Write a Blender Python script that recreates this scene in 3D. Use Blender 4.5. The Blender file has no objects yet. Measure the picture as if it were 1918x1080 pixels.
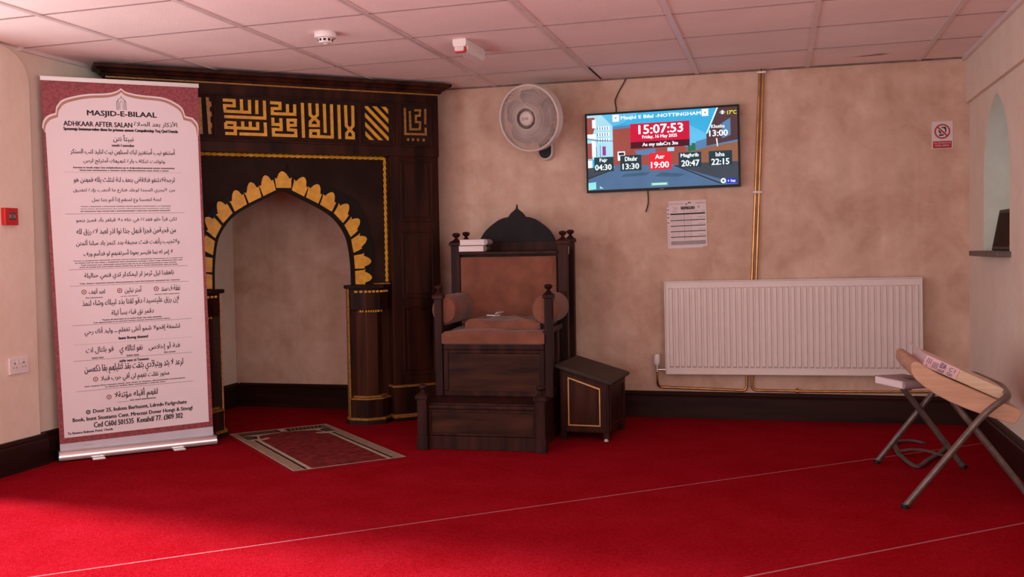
import bpy, math, random
from mathutils import Vector, Matrix

# ------------------------------------------------------------------ camera, world, sun, large lights, exposure
S = bpy.context.scene
COL = S.collection
cd = bpy.data.cameras.new('camera')
cam = bpy.data.objects.new('camera', cd)
COL.objects.link(cam)
S.camera = cam
YAW, PITCH, ROLL, FPX = 0.2622, 0.0386, -0.0173, 1871.3
cd.sensor_fit = 'HORIZONTAL'
cd.sensor_width = 36.0
cd.lens = 36.0 * FPX / 1918.0
cd.clip_start = 0.02
_f = Vector((-math.sin(YAW) * math.cos(PITCH), math.cos(YAW) * math.cos(PITCH), -math.sin(PITCH)))
_r = Vector((math.cos(YAW), math.sin(YAW), 0))
_u = _r.cross(_f)
_r2 = math.cos(ROLL) * _r + math.sin(ROLL) * _u
_u2 = -math.sin(ROLL) * _r + math.cos(ROLL) * _u
cam.matrix_world = Matrix(((_r2.x, _u2.x, -_f.x, 0), (_r2.y, _u2.y, -_f.y, 0), (_r2.z, _u2.z, -_f.z, 1.06), (0, 0, 0, 1)))

S.view_settings.view_transform = 'Standard'
S.view_settings.look = 'None'
S.view_settings.exposure = 0.30
S.view_settings.gamma = 1.0
S.view_settings.use_curve_mapping = False

W = bpy.data.worlds.new('world')
S.world = W
W.use_nodes = True
W.node_tree.nodes['Background'].inputs[0].default_value = (0.80, 0.92, 1.0, 1)
W.node_tree.nodes['Background'].inputs[1].default_value = 1.0


def area(name, loc, rot, sx, sy, power, color):
    l = bpy.data.lights.new(name, 'AREA')
    l.shape = 'RECTANGLE'
    l.size, l.size_y = sx, sy
    l.energy = power
    l.color = color
    o = bpy.data.objects.new(name, l)
    o.location = loc
    o.rotation_euler = rot
    COL.objects.link(o)
    return o


# room: x from L to R, y from REAR to D, z from 0 to ZC
D, L, R, ZC, REAR = 6.249, -3.688, 1.034, 2.119, -2.2
PI = math.pi
# daylight through the window of the left and right walls (beside the camera); an added fill light behind the camera
sun_l = bpy.data.lights.new('sun', 'SUN')
sun_l.energy = 15.0
sun_l.angle = math.radians(14)
sun_l.color = (1.0, 0.92, 0.93)
sun = bpy.data.objects.new('sun', sun_l)
COL.objects.link(sun)
_d = Vector((0.96, -0.22, -0.47)).normalized()
sun.rotation_euler = _d.to_track_quat('-Z', 'Y').to_euler()
area('daylight_left_window', (L - 0.06, 1.10, 1.02), (0, -PI / 2 - 0.5, 0), 1.7, 5.2, 62, (1.0, 0.90, 0.90))
area('added_rear_fill', (-1.2, REAR - 0.06, 1.25), (PI / 2 + 0.70, 0, 0), 3.6, 1.5, 70, (1.0, 0.92, 0.88))  # added fill, tilted up to brighten the back wall and ceiling
area('daylight_right_window', (R + 0.06, 1.0, 1.28), (0, PI / 2 + 0.35, 0), 0.9, 3.0, 48, (1.0, 0.96, 0.92))
area('daylight_arched_window', (1.62, 5.65, 1.35), (0, PI / 2, 0), 0.7, 0.6, 1.6, (0.90, 1.0, 0.92))

# ------------------------------------------------------------------ materials
def nodes_of(m):
    m.use_nodes = True
    nt = m.node_tree
    return nt, nt.nodes, nt.links, nt.nodes['Principled BSDF']


def mat(name, c, rough=0.6, metal=0.0, var=0.12, scale=(12, 12, 12), bump=0.0, bscale=60, c2=None, emit=0.0, spec=0.5, detail=4, lo=0.35, hi=0.65, sheen=0.0):
    m = bpy.data.materials.new(name)
    nt, N, K, P = nodes_of(m)
    P.inputs['Roughness'].default_value = rough
    P.inputs['Metallic'].default_value = metal
    P.inputs['Specular IOR Level'].default_value = spec
    if sheen:
        P.inputs['Sheen Weight'].default_value = sheen
    tc = N.new('ShaderNodeTexCoord')
    mp = N.new('ShaderNodeMapping')
    mp.inputs['Scale'].default_value = scale
    K.new(tc.outputs['Object'], mp.inputs['Vector'])
    nz = N.new('ShaderNodeTexNoise')
    nz.inputs['Scale'].default_value = 1.0
    nz.inputs['Detail'].default_value = detail
    K.new(mp.outputs[0], nz.inputs['Vector'])
    rp = N.new('ShaderNodeValToRGB')
    a = c2 if c2 else tuple(x * (1 - var) for x in c)
    rp.color_ramp.elements[0].position = lo
    rp.color_ramp.elements[1].position = hi
    rp.color_ramp.elements[0].color = (*a, 1)
    rp.color_ramp.elements[1].color = (*c, 1)
    K.new(nz.outputs['Fac'], rp.inputs['Fac'])
    K.new(rp.outputs['Color'], P.inputs['Base Color'])
    if emit:
        K.new(rp.outputs['Color'], P.inputs['Emission Color'])
        P.inputs['Emission Strength'].default_value = emit
        P.inputs['Base Color'].default_value = (0.01, 0.01, 0.01, 1)
        K.remove(P.inputs['Base Color'].links[0])
    if bump:
        n2 = N.new('ShaderNodeTexNoise')
        n2.inputs['Scale'].default_value = bscale
        n2.inputs['Detail'].default_value = 3
        K.new(tc.outputs['Object'], n2.inputs['Vector'])
        b = N.new('ShaderNodeBump')
        b.inputs['Strength'].default_value = bump
        b.inputs['Distance'].default_value = 0.01
        K.new(n2.outputs['Fac'], b.inputs['Height'])
        K.new(b.outputs[0], P.inputs['Normal'])
    return m


def plaster(name, c, dark, light, drips=0.45):
    m = bpy.data.materials.new(name)
    nt, N, K, P = nodes_of(m)
    P.inputs['Roughness'].default_value = 0.75
    P.inputs['Specular IOR Level'].default_value = 0.25
    tc = N.new('ShaderNodeTexCoord')

    def noise(s, d, dist=0.0):
        n = N.new('ShaderNodeTexNoise')
        n.inputs['Scale'].default_value = s
        n.inputs['Detail'].default_value = d
        n.inputs['Distortion'].default_value = dist
        K.new(tc.outputs['Object'], n.inputs['Vector'])
        return n

    def mix(fac, a, b, k):
        x = N.new('ShaderNodeMix')
        x.data_type = 'RGBA'
        mr = N.new('ShaderNodeMapRange')
        mr.inputs['From Min'].default_value, mr.inputs['From Max'].default_value = 0.40, 0.68
        mr.inputs['To Max'].default_value = k
        K.new(fac, mr.inputs['Value'])
        K.new(mr.outputs[0], x.inputs['Factor'])
        if hasattr(a, 'links'):
            K.new(a, x.inputs[6])
        else:
            x.inputs[6].default_value = (*a, 1)
        x.inputs[7].default_value = (*b, 1)
        return x.outputs[2]
    n1, n2, n3 = noise(1.6, 5, 0.6), noise(6.0, 6, 0.8), noise(22, 6, 0.3)
    o = mix(n1.outputs['Fac'], c, dark, 0.75)
    o = mix(n2.outputs['Fac'], o, light, 0.55)
    o = mix(n3.outputs['Fac'], o, dark, 0.30)
    mp = N.new('ShaderNodeMapping')
    mp.inputs['Scale'].default_value = (5.0, 5.0, 0.45)
    K.new(tc.outputs['Object'], mp.inputs['Vector'])
    n5 = noise(1.3, 4, 0.4)
    K.new(mp.outputs[0], n5.inputs['Vector'])
    o = mix(n5.outputs['Fac'], o, dark, drips)
    n6 = noise(3.2, 8, 1.6)
    o = mix(n6.outputs['Fac'], o, light, 0.35)
    K.new(o, P.inputs['Base Color'])
    b = N.new('ShaderNodeBump')
    b.inputs['Strength'].default_value = 0.25
    b.inputs['Distance'].default_value = 0.02
    n4 = noise(9, 7, 0.5)
    K.new(n4.outputs['Fac'], b.inputs['Height'])
    K.new(b.outputs[0], P.inputs['Normal'])
    return m


def carpet_mat():
    m = bpy.data.materials.new('red_carpet')
    nt, N, K, P = nodes_of(m)
    P.inputs['Roughness'].default_value = 0.95
    P.inputs['Specular IOR Level'].default_value = 0.0
    P.inputs['Sheen Weight'].default_value = 0.006
    P.inputs['Sheen Roughness'].default_value = 0.6
    P.inputs['Sheen Tint'].default_value = (1.0, 0.35, 0.40, 1)
    tc = N.new('ShaderNodeTexCoord')
    sep = N.new('ShaderNodeSeparateXYZ')
    K.new(tc.outputs['Object'], sep.inputs[0])

    def M(op, a, b):
        n = N.new('ShaderNodeMath')
        n.operation = op
        for i, v in enumerate((a, b)):
            if hasattr(v, 'links'):
                K.new(v, n.inputs[i])
            else:
                n.inputs[i].default_value = v
        return n.outputs[0]
    # woven prayer-row lines, 1.12 m apart, running at 40 degrees across the room
    v = M('ADD', M('MULTIPLY', sep.outputs[0], -math.sin(LINE_ANGLE)), M('MULTIPLY', sep.outputs[1], math.cos(LINE_ANGLE)))
    w = M('ABSOLUTE', M('SUBTRACT', M('MODULO', M('ADD', v, 10 * 1.12 - 2.545 + 0.56), 1.12), 0.56), 0)
    near = M('LESS_THAN', w, 0.0046)
    line = M('MULTIPLY', near, M('LESS_THAN', v, 4.2))
    n1 = N.new('ShaderNodeTexNoise')
    n1.inputs['Scale'].default_value = 90
    n1.inputs['Detail'].default_value = 3
    n1.inputs['Distortion'].default_value = 1.5
    K.new(tc.outputs['Object'], n1.inputs['Vector'])
    n2 = N.new('ShaderNodeTexNoise')
    n2.inputs['Scale'].default_value = 4
    n2.inputs['Detail'].default_value = 5
    K.new(tc.outputs['Object'], n2.inputs['Vector'])
    rp = N.new('ShaderNodeValToRGB')
    rp.color_ramp.elements[0].position, rp.color_ramp.elements[1].position = 0.35, 0.65
    rp.color_ramp.elements[0].color = (*CARPET_A, 1)
    rp.color_ramp.elements[1].color = (*CARPET_B, 1)
    s = M('ADD', M('MULTIPLY', n1.outputs['Fac'], 0.7), M('MULTIPLY', n2.outputs['Fac'], 0.3))
    K.new(s, rp.inputs['Fac'])
    x = N.new('ShaderNodeMix')
    x.data_type = 'RGBA'
    K.new(line, x.inputs['Factor'])
    K.new(rp.outputs[0], x.inputs[6])
    x.inputs[7].default_value = (0.36, 0.14, 0.15, 1)
    K.new(x.outputs[2], P.inputs['Base Color'])
    b = N.new('ShaderNodeBump')
    b.inputs['Strength'].default_value = 0.6
    b.inputs['Distance'].default_value = 0.006
    K.new(n1.outputs['Fac'], b.inputs['Height'])
    K.new(b.outputs[0], P.inputs['Normal'])
    return m


LINE_ANGLE = 0.705
CARPET_A, CARPET_B = (0.19, 0.0006, 0.0026), (0.28, 0.0068, 0.0155)
m_plaster = plaster('wall_plaster', (0.66, 0.437, 0.332), (0.455, 0.273, 0.193), (0.78, 0.585, 0.475))
m_plaster_r = plaster('daylit_cream_plaster', (0.78, 0.655, 0.55), (0.70, 0.56, 0.455), (0.82, 0.71, 0.62), 0.15)  # cream side walls, made paler: daylight falling on them is put into the colour
m_ceiling = mat('ceiling_tile', (0.93, 0.775, 0.735), 0.9, var=0.06, scale=(3, 3, 3), bump=0.15, bscale=180, spec=0.1)
m_tee = mat('ceiling_tee', (0.74, 0.63, 0.62), 0.30, 0.0, var=0.10)
m_gap = mat('dark_gap', (0.01, 0.008, 0.008), 0.9)
m_stain = mat('rust_stain', (0.50, 0.33, 0.28), 0.9, var=0.35, scale=(30, 30, 30))
m_carpet = carpet_mat()
m_wood = mat('dark_mahogany', (0.046, 0.0125, 0.0070), 0.45, var=0.6, scale=(14, 14, 1.6), c2=(0.0135, 0.0045, 0.0032), bump=0.05, bscale=40, spec=0.09)
m_board = mat('black_brown_board', (0.030, 0.0135, 0.0095), 0.6, var=0.5, scale=(4, 4, 4), spec=0.08)
m_shaft = mat('red_brown_shaft', (0.078, 0.019, 0.0085), 0.42, var=0.5, scale=(18, 18, 1.5), c2=(0.030, 0.009, 0.005), spec=0.15)
m_trim = mat('brown_trim', (0.20, 0.135, 0.115), 0.7, var=0.5, scale=(9, 9, 9))
m_band = mat('near_black_wood', (0.010, 0.006, 0.005), 0.55, var=0.3, spec=0.12)
m_skirt = mat('baseboard_wood', (0.030, 0.010, 0.008), 0.45, var=0.5, scale=(2, 2, 20), bump=0.05, spec=0.12)
m_gold = mat('gold_paint', (0.68, 0.35, 0.020), 0.5, 0.1, var=0.35, scale=(30, 30, 30), c2=(0.54, 0.255, 0.014))
m_gold_d = mat('gold_dim', (0.38, 0.165, 0.028), 0.45, 0.25, var=0.45, scale=(60, 60, 60))
m_chair = mat('chair_wood', (0.046, 0.0145, 0.0105), 0.42, var=0.6, scale=(18, 18, 2), c2=(0.017, 0.0065, 0.0055), bump=0.05, spec=0.09)
m_chair_h = mat('chair_panel_wood', (0.058, 0.0185, 0.0095), 0.42, var=0.6, scale=(3, 3, 16), c2=(0.017, 0.0065, 0.005), bump=0.05, spec=0.09)
m_crest = mat('black_crest', (0.015, 0.0125, 0.0125), 0.6, var=0.3, spec=0.16)
m_cush = mat('brown_suede', (0.225, 0.085, 0.054), 0.92, var=0.30, scale=(9, 9, 9), bump=0.2, bscale=140, spec=0.1, sheen=0.15)
m_desk = mat('desk_wood', (0.055, 0.0155, 0.0095), 0.40, var=0.55, scale=(18, 18, 2.5), c2=(0.020, 0.008, 0.006), spec=0.09)
m_desk_top = mat('desk_top_wood', (0.040, 0.024, 0.016), 0.5, var=0.3, scale=(4, 20, 4), spec=0.2)
m_inlay = mat('yellow_inlay', (0.62, 0.33, 0.10), 0.5, var=0.15)
m_white = mat('white_enamel', (0.78, 0.68, 0.66), 0.35, var=0.03)
m_rad = mat('radiator_enamel', (0.74, 0.63, 0.60), 0.38, var=0.04)
m_plast = mat('white_plastic', (0.76, 0.69, 0.67), 0.45, var=0.03)
m_ivory = mat('fan_plastic', (0.66, 0.54, 0.50), 0.45, var=0.05)
m_copper = mat('copper_pipe', (0.62, 0.32, 0.12), 0.30, 0.9, var=0.35, scale=(20, 20, 8))
m_black = mat('black_plastic', (0.010, 0.010, 0.011), 0.4, var=0.2, spec=0.2)
m_ink = mat('black_ink', (0.012, 0.010, 0.012), 0.8, var=0.1)
m_rule = mat('mauve_rule', (0.20, 0.12, 0.18), 0.8, var=0.1)
m_paper = mat('banner_paper', (0.76, 0.665, 0.70), 0.55, var=0.04, scale=(3, 3, 3))
m_poster = mat('poster_paper', (0.74, 0.62, 0.62), 0.6, var=0.05)
m_maroon = mat('banner_maroon', (0.30, 0.050, 0.062), 0.55, var=0.35, scale=(70, 70, 70), lo=0.42, hi=0.58)
m_tan = mat('tan_edge', (0.42, 0.22, 0.15), 0.6)
m_alu = mat('brushed_aluminium', (0.72, 0.68, 0.68), 0.28, 0.85, var=0.08, scale=(2, 60, 60))
m_grey = mat('grey_strip', (0.55, 0.53, 0.60), 0.6, var=0.06)
m_red = mat('alarm_red', (0.55, 0.015, 0.015), 0.35, var=0.15)
m_signred = mat('sign_red', (0.42, 0.006, 0.018), 0.5, var=0.15)
m_lens = mat('clear_lens', (0.70, 0.62, 0.62), 0.12, var=0.1)
m_steel = mat('grey_painted_steel', (0.155, 0.115, 0.10), 0.38, 0.35, var=0.35, scale=(30, 30, 30))
m_pine = mat('pale_pine', (0.58, 0.34, 0.215), 0.55, var=0.25, scale=(2.5, 14, 40), bump=0.05)
m_page = mat('cream_pages', (0.72, 0.56, 0.40), 0.8, var=0.18, scale=(6, 6, 200))
m_wpage = mat('white_pages', (0.80, 0.70, 0.68), 0.75, var=0.15, scale=(6, 6, 260))
m_pinkp = mat('pink_cover', (0.74, 0.52, 0.54), 0.6, var=0.10)
m_cover = mat('grey_cover', (0.34, 0.27, 0.28), 0.5, var=0.15)
m_bcover = mat('brown_cover', (0.12, 0.06, 0.045), 0.5, var=0.3)
m_violet = mat('violet_ink', (0.13, 0.08, 0.20), 0.8, var=0.1)
m_strap = mat('webbing', (0.105, 0.070, 0.062), 0.8, var=0.3, scale=(60, 60, 60))
m_rugfield = mat('rug_field', (0.20, 0.026, 0.026), 0.95, var=0.45, scale=(22, 22, 22), bump=0.4, bscale=250, spec=0.05, detail=6)
m_rugcream = mat('rug_cream', (0.47, 0.36, 0.27), 0.95, var=0.25, scale=(40, 40, 40), bump=0.4, bscale=250, spec=0.05)
m_rugdark = mat('rug_dark', (0.035, 0.022, 0.018), 0.95, var=0.3, spec=0.05)
m_rugbrown = mat('rug_brown', (0.17, 0.105, 0.065), 0.95, var=0.3, spec=0.05)
m_rugedge = mat('rug_red_edge', (0.22, 0.006, 0.012), 0.95, var=0.2, spec=0.05)
m_jamb = plaster('niche_plaster', (0.52, 0.50, 0.42), (0.46, 0.44, 0.37), (0.58, 0.57, 0.50), 0.1)
m_slate = mat('slate_sill', (0.13, 0.095, 0.085), 0.5, var=0.4)
m_pane = bpy.data.materials.new('frosted_glass')
_nt, _N, _K, _P = nodes_of(m_pane)
_P.inputs['Transmission Weight'].default_value = 1.0
_P.inputs['Roughness'].default_value = 0.45
_tn = _N.new('ShaderNodeTexNoise')
_tn.inputs['Scale'].default_value = 30
_K.new(_tn.outputs['Fac'], _P.inputs['Coat Roughness'])
GLOW = 0.92


def glow(name, c):
    return mat('screen_' + name, c, 0.4, var=0.10, scale=(9, 9, 9), emit=GLOW, spec=0.04)


# ------------------------------------------------------------------ mesh building
class B:
    def __init__(s):
        s.v, s.f = [], []

    def add(s, vs, fs):
        n = len(s.v)
        s.v += [tuple(v) for v in vs]
        s.f += [tuple(i + n for i in f) for f in fs]
        return s

    def box(s, x0, x1, y0, y1, z0, z1):
        return s.add([(x0, y0, z0), (x1, y0, z0), (x1, y1, z0), (x0, y1, z0), (x0, y0, z1), (x1, y0, z1), (x1, y1, z1), (x0, y1, z1)],
                     [(0, 3, 2, 1), (4, 5, 6, 7), (0, 1, 5, 4), (1, 2, 6, 5), (2, 3, 7, 6), (3, 0, 4, 7)])

    def prism(s, pts, ax, a, b, cap=True):
        """polygon pts in the plane normal to axis ax, extruded from a to b"""
        mk = {'y': lambda p, t: (p[0], t, p[1]), 'z': lambda p, t: (p[0], p[1], t), 'x': lambda p, t: (t, p[0], p[1])}[ax]
        n = len(pts)
        area2 = sum(pts[i][0] * pts[(i + 1) % n][1] - pts[(i + 1) % n][0] * pts[i][1] for i in range(n))
        if area2 < 0:
            pts = pts[::-1]
        vs = [mk(p, a) for p in pts] + [mk(p, b) for p in pts]
        flip = (ax == 'y') == (b > a)
        fs = [(i, (i + 1) % n, n + (i + 1) % n, n + i) for i in range(n)]
        if cap:
            fs += [tuple(range(n - 1, -1, -1)), tuple(range(n, 2 * n))]
        if flip:
            fs = [f[::-1] for f in fs]
        return s.add(vs, fs)

    def flat(s, pts, y):
        """a printed polygon in the x-z plane, facing -y"""
        n = len(pts)
        a2 = sum(pts[i][0] * pts[(i + 1) % n][1] - pts[(i + 1) % n][0] * pts[i][1] for i in range(n))
        if a2 < 0:
            pts = pts[::-1]
        return s.add([(p[0], y, p[1]) for p in pts], [tuple(range(n))])

    def rect(s, x0, x1, z0, z1, y):
        return s.flat([(x0, z0), (x1, z0), (x1, z1), (x0, z1)], y)

    def disc(s, cx, cz, r, y, n=28, ri=0.0, a0=0.0, a1=2 * PI):
        if ri:
            vs, fs = [], []
            full = abs(a1 - a0 - 2 * PI) < 1e-6
            for i in range(n + 1):
                t = a0 + (a1 - a0) * i / n
                vs += [(cx + ri * math.cos(t), y, cz + ri * math.sin(t)), (cx + r * math.cos(t), y, cz + r * math.sin(t))]
            for i in range(n):
                fs.append((2 * i, 2 * i + 1, 2 * i + 3, 2 * i + 2))
            return s.add(vs, fs)
        return s.flat([(cx + r * math.cos(a0 + (a1 - a0) * i / n), cz + r * math.sin(a0 + (a1 - a0) * i / n)) for i in range(n)], y)

    def tube(s, path, r, n=10, closed=False, flatz=1.0):
        P = [Vector(p) for p in path]
        m = len(P)
        rings = []
        up = None
        for i in range(m):
            if closed:
                t = (P[(i + 1) % m] - P[i - 1]).normalized()
            else:
                t = (P[min(i + 1, m - 1)] - P[max(i - 1, 0)]).normalized()
            if up is None:
                ref = Vector((0, 0, 1)) if abs(t.z) < 0.9 else Vector((1, 0, 0))
                up = (ref - t * ref.dot(t)).normalized()
            else:
                up = (up - t * up.dot(t)).normalized()
            sd = t.cross(up)
            rr = r[i] if isinstance(r, (list, tuple)) else r
            rings.append([P[i] + (up * math.cos(2 * PI * k / n) * flatz + sd * math.sin(2 * PI * k / n)) * rr for k in range(n)])
        vs = [tuple(v) for g in rings for v in g]
        fs = []
        for i in range(m if closed else m - 1):
            j = (i + 1) % m
            for k in range(n):
                fs.append((i * n + k, i * n + (k + 1) % n, j * n + (k + 1) % n, j * n + k))
        if not closed:
            fs += [tuple(range(n - 1, -1, -1)), tuple((m - 1) * n + k for k in range(n))]
        return s.add(vs, fs)

    def lathe(s, prof, c=(0, 0, 0), n=20, axis='z'):
        vs, fs = [], []
        for r, z in prof:
            for k in range(n):
                a = 2 * PI * k / n
                p = (r * math.cos(a), r * math.sin(a), z)
                if axis == 'y':
                    p = (p[0], -p[2], p[1])
                vs.append((c[0] + p[0], c[1] + p[1], c[2] + p[2]))
        m = len(prof)
        for i in range(m - 1):
            for k in range(n):
                fs.append((i * n + k, i * n + (k + 1) % n, (i + 1) * n + (k + 1) % n, (i + 1) * n + k))
        fs += [tuple(range(n - 1, -1, -1)), tuple((m - 1) * n + k for k in range(n))]
        return s.add(vs, fs)

    def stroke(s, pts, w, y0, y1):
        """a square-ended ribbon of width w along pts (x,z), from depth y0 (front) to y1"""
        for i, (a, b) in enumerate(zip(pts[:-1], pts[1:])):
            a, b = Vector(a), Vector(b)
            d = (b - a).normalized()
            nrm = Vector((-d.y, d.x)) * w / 2
            def mitre(o):           # how far a joint must reach so that the corner closes
                return min(1.0, math.tan(abs(d.angle(Vector(o).normalized())) / 2)) * w / 2
            e0 = d * mitre(a - Vector(pts[i - 1])) if i > 0 else Vector((0, 0))
            e1 = d * mitre(Vector(pts[i + 2]) - b) if i < len(pts) - 2 else Vector((0, 0))
            q = [a - e0 - nrm, b + e1 - nrm, b + e1 + nrm, a - e0 + nrm]
            s.n_stroke = getattr(s, 'n_stroke', 0) + 1
            s.prism([(p.x, p.y) for p in q], 'y', y0 - .00012 * (s.n_stroke % 9), y1)
        return s

    def text(s, body, x0, x1, z0, z1, y, bold=0.0, keep=False):
        """lettering fitted to the box x0..x1, z0..z1 in the x-z plane, facing -y"""
        cu = bpy.data.curves.new('lettering', 'FONT')
        cu.body = shape_arabic(body)
        cu.size = 1.0
        cu.resolution_u = 2
        ob = bpy.data.objects.new('lettering', cu)
        COL.objects.link(ob)
        me = bpy.data.meshes.new_from_object(ob.evaluated_get(bpy.context.evaluated_depsgraph_get()))
        vs = [v.co.copy() for v in me.vertices]
        fs = [tuple(p.vertices) for p in me.polygons]
        bpy.data.objects.remove(ob)
        bpy.data.curves.remove(cu)
        bpy.data.meshes.remove(me)
        if not vs:
            return s
        ax, bx = min(v.x for v in vs), max(v.x for v in vs)
        az, bz = min(v.y for v in vs), max(v.y for v in vs)
        kx, kz = (x1 - x0) / max(bx - ax, 1e-6), (z1 - z0) / max(bz - az, 1e-6)
        if keep:
            kx = min(kx, kz)
            x0 = (x0 + x1) / 2 - kx * (bx - ax) / 2
        # heavier lettering: the same outlines laid over each other a hair apart
        h = (z1 - z0) * bold
        for k, (dx, dz) in enumerate([(0, 0)] if not bold else [(-h, 0), (h, 0), (0, -h * .6), (0, h * .6)]):
            s.add([(x0 + (v.x - ax) * kx + dx, y - .00004 * k, z0 + (v.y - az) * kz + dz) for v in vs], fs)
        return s

    def xform(s, M):
        s.v = [tuple(M @ Vector(v)) for v in s.v]
        return s

    def build(s, name, m, parent=None, bevel=0.0, smooth=False, seg=2, loc=None, rz=0.0):
        me = bpy.data.meshes.new(name)
        me.from_pydata(s.v, [], s.f)
        me.materials.append(m)
        if smooth:
            for p in me.polygons:
                p.use_smooth = True
        me.update()
        o = bpy.data.objects.new(name, me)
        COL.objects.link(o)
        if parent:
            o.parent = parent
        if loc:
            o.location = loc
        o.rotation_euler.z = rz
        if bevel:
            b = o.modifiers.new('bevel', 'BEVEL')
            b.width = bevel
            b.segments = seg
            b.limit_method = 'ANGLE'
            b.angle_limit = math.radians(40)
        if smooth:
            e = o.modifiers.new('split', 'EDGE_SPLIT')
            e.split_angle = math.radians(38)
        return o


# Arabic joining: presentation forms in visual order (left to right)
_DUAL = 'بتثجحخسشصضطظعغفقكلمنهي'
_FORMS = {}
_code = 0xFE80
for ch, k in [('ء', 1), ('آ', 2), ('أ', 2), ('ؤ', 2), ('إ', 2), ('ئ', 4), ('ا', 2), ('ب', 4), ('ة', 2), ('ت', 4), ('ث', 4), ('ج', 4), ('ح', 4), ('خ', 4), ('د', 2), ('ذ', 2), ('ر', 2), ('ز', 2), ('س', 4), ('ش', 4), ('ص', 4), ('ض', 4), ('ط', 4), ('ظ', 4), ('ع', 4), ('غ', 4), ('ف', 4), ('ق', 4), ('ك', 4), ('ل', 4), ('م', 4), ('ن', 4), ('ه', 4), ('و', 2), ('ى', 2), ('ي', 4)]:
    _FORMS[ch] = (_code, k)
    _code += k
_LAMALEF = {'آ': 0xFEF5, 'أ': 0xFEF7, 'إ': 0xFEF9, 'ا': 0xFEFB}


def shape_arabic(t):
    if not any('\u0600' <= c <= '\u06ff' for c in t):
        return t
    out = []
    i = 0
    prev_joins = False
    while i < len(t):
        c = t[i]
        if c == 'ـ':
            out.append('\u0640')
            prev_joins = True
            i += 1
            continue
        if c not in _FORMS:
            if '\u064b' <= c <= '\u0652':
                i += 1
                continue
            out.append(c)
            prev_joins = False
            i += 1
            continue
        base, k = _FORMS[c]
        nx = t[i + 1] if i + 1 < len(t) else ' '
        if c == 'ل' and nx in _LAMALEF:
            out.append(chr(_LAMALEF[nx] + (1 if prev_joins else 0)))
            prev_joins = False
            i += 2
            continue
        nj = (nx in _FORMS and nx != 'ء') or nx == 'ـ'
        if k == 4:
            f = (3 if nj else 1) if prev_joins else (2 if nj else 0)
            out.append(chr(base + f))
            prev_joins = nj
        elif k == 2:
            out.append(chr(base + (1 if prev_joins else 0)))
            prev_joins = False
        else:
            out.append(chr(base))
            prev_joins = False
        i += 1
    return ''.join(reversed(out))


def thing(name, label, cat, loc=(0, 0, 0), rz=0.0, group=None):
    o = bpy.data.objects.new(name, None)
    o.empty_display_size = 0.1
    COL.objects.link(o)
    o.location = loc
    o.rotation_euler.z = rz
    o['label'] = label
    o['category'] = cat
    if group:
        o['group'] = group
    return o


def tag(o, label, cat, group=None):
    o['label'] = label
    o['category'] = cat
    if group:
        o['group'] = group
    return o


def struct(o):
    o['kind'] = 'structure'
    return o


def smooth_curve(pts, n=4):
    """Catmull-Rom curve through 2-D points"""
    P = [Vector(q) for q in pts]
    P = [P[0] * 2 - P[1]] + P + [P[-1] * 2 - P[-2]]
    out = []
    for i in range(1, len(P) - 2):
        a, b, c, d = P[i - 1:i + 3]
        for k in range(n):
            t = k / n
            q = .5 * (2 * b + (c - a) * t + (2 * a - 5 * b + 4 * c - d) * t * t + (3 * b - a - 3 * c + d) * t ** 3)
            out.append((q.x, q.y))
    return out + [tuple(P[-2])]


def arc(cx, cy, r, a0, a1, n):
    return [(cx + r * math.cos(a0 + (a1 - a0) * i / n), cy + r * math.sin(a0 + (a1 - a0) * i / n)) for i in range(n + 1)]

# ------------------------------------------------------------------ drawn lettering data
KUFIC= [[[-0.355,1.947],[-0.291,1.947],[-0.291,1.916],[-0.346,1.916],[-0.343,1.884],[-0.204,1.883],[-0.204,1.955]],[[-0.249,1.887],[-0.25,1.956]],[[-0.162,1.955],[-0.163,1.875]],[[-0.118,1.955],[-0.117,1.853],[-0.349,1.853]],[[-0.342,1.82],[-0.29,1.819],[-0.29,1.791],[-0.342,1.791],[-0.342,1.82]],[[-0.29,1.79],[-0.16,1.79],[-0.16,1.829]],[[-0.246,1.829],[-0.245,1.79]],[[-0.203,1.83],[-0.202,1.791]],[[-0.29,1.79],[-0.288,1.757],[-0.346,1.757]],[[-0.116,1.828],[-0.115,1.757],[-0.266,1.757]],[[-0.084,1.945],[-0.027,1.944],[-0.027,1.913],[-0.073,1.911],[-0.073,1.882],[0.06,1.883],[0.06,1.942]],[[0.017,1.941],[0.017,1.884]],[[-0.071,1.858],[-0.071,1.819],[-0.024,1.819]],[[-0.024,1.857],[-0.023,1.79],[-0.07,1.79],[-0.069,1.757],[0.063,1.757],[0.062,1.79],[0.019,1.791],[0.018,1.848],[0.062,1.849],[0.061,1.819],[0.023,1.817]],[[0.106,1.953],[0.109,1.747]],[[0.15,1.953],[0.152,1.884],[0.2,1.846],[0.2,1.822],[0.151,1.821],[0.152,1.844],[0.196,1.886],[0.195,1.953]],[[0.239,1.953],[0.241,1.781]],[[0.283,1.953],[0.284,1.756],[0.151,1.757],[0.153,1.791],[0.2,1.792],[0.199,1.76]],[[0.328,1.952],[0.33,1.747]],[[0.37,1.952],[0.372,1.829],[0.415,1.784],[0.415,1.756],[0.373,1.756],[0.373,1.782],[0.415,1.83],[0.415,1.951]]]
DIAG= [[[0.495,1.945],[0.638,1.806]],[[0.557,1.948],[0.639,1.859]],[[0.613,1.951],[0.638,1.919]],[[0.492,1.902],[0.634,1.753]],[[0.496,1.846],[0.591,1.749]],[[0.5,1.785],[0.531,1.749]],[[0.75,1.952],[0.75,1.792],[0.886,1.794],[0.885,1.836]],[[0.782,1.935],[0.784,1.822],[0.846,1.824],[0.85,1.868],[0.821,1.869],[0.821,1.908],[0.848,1.909],[0.851,1.943],[0.813,1.941]],[[0.885,1.953],[0.884,1.857]]]
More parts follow.
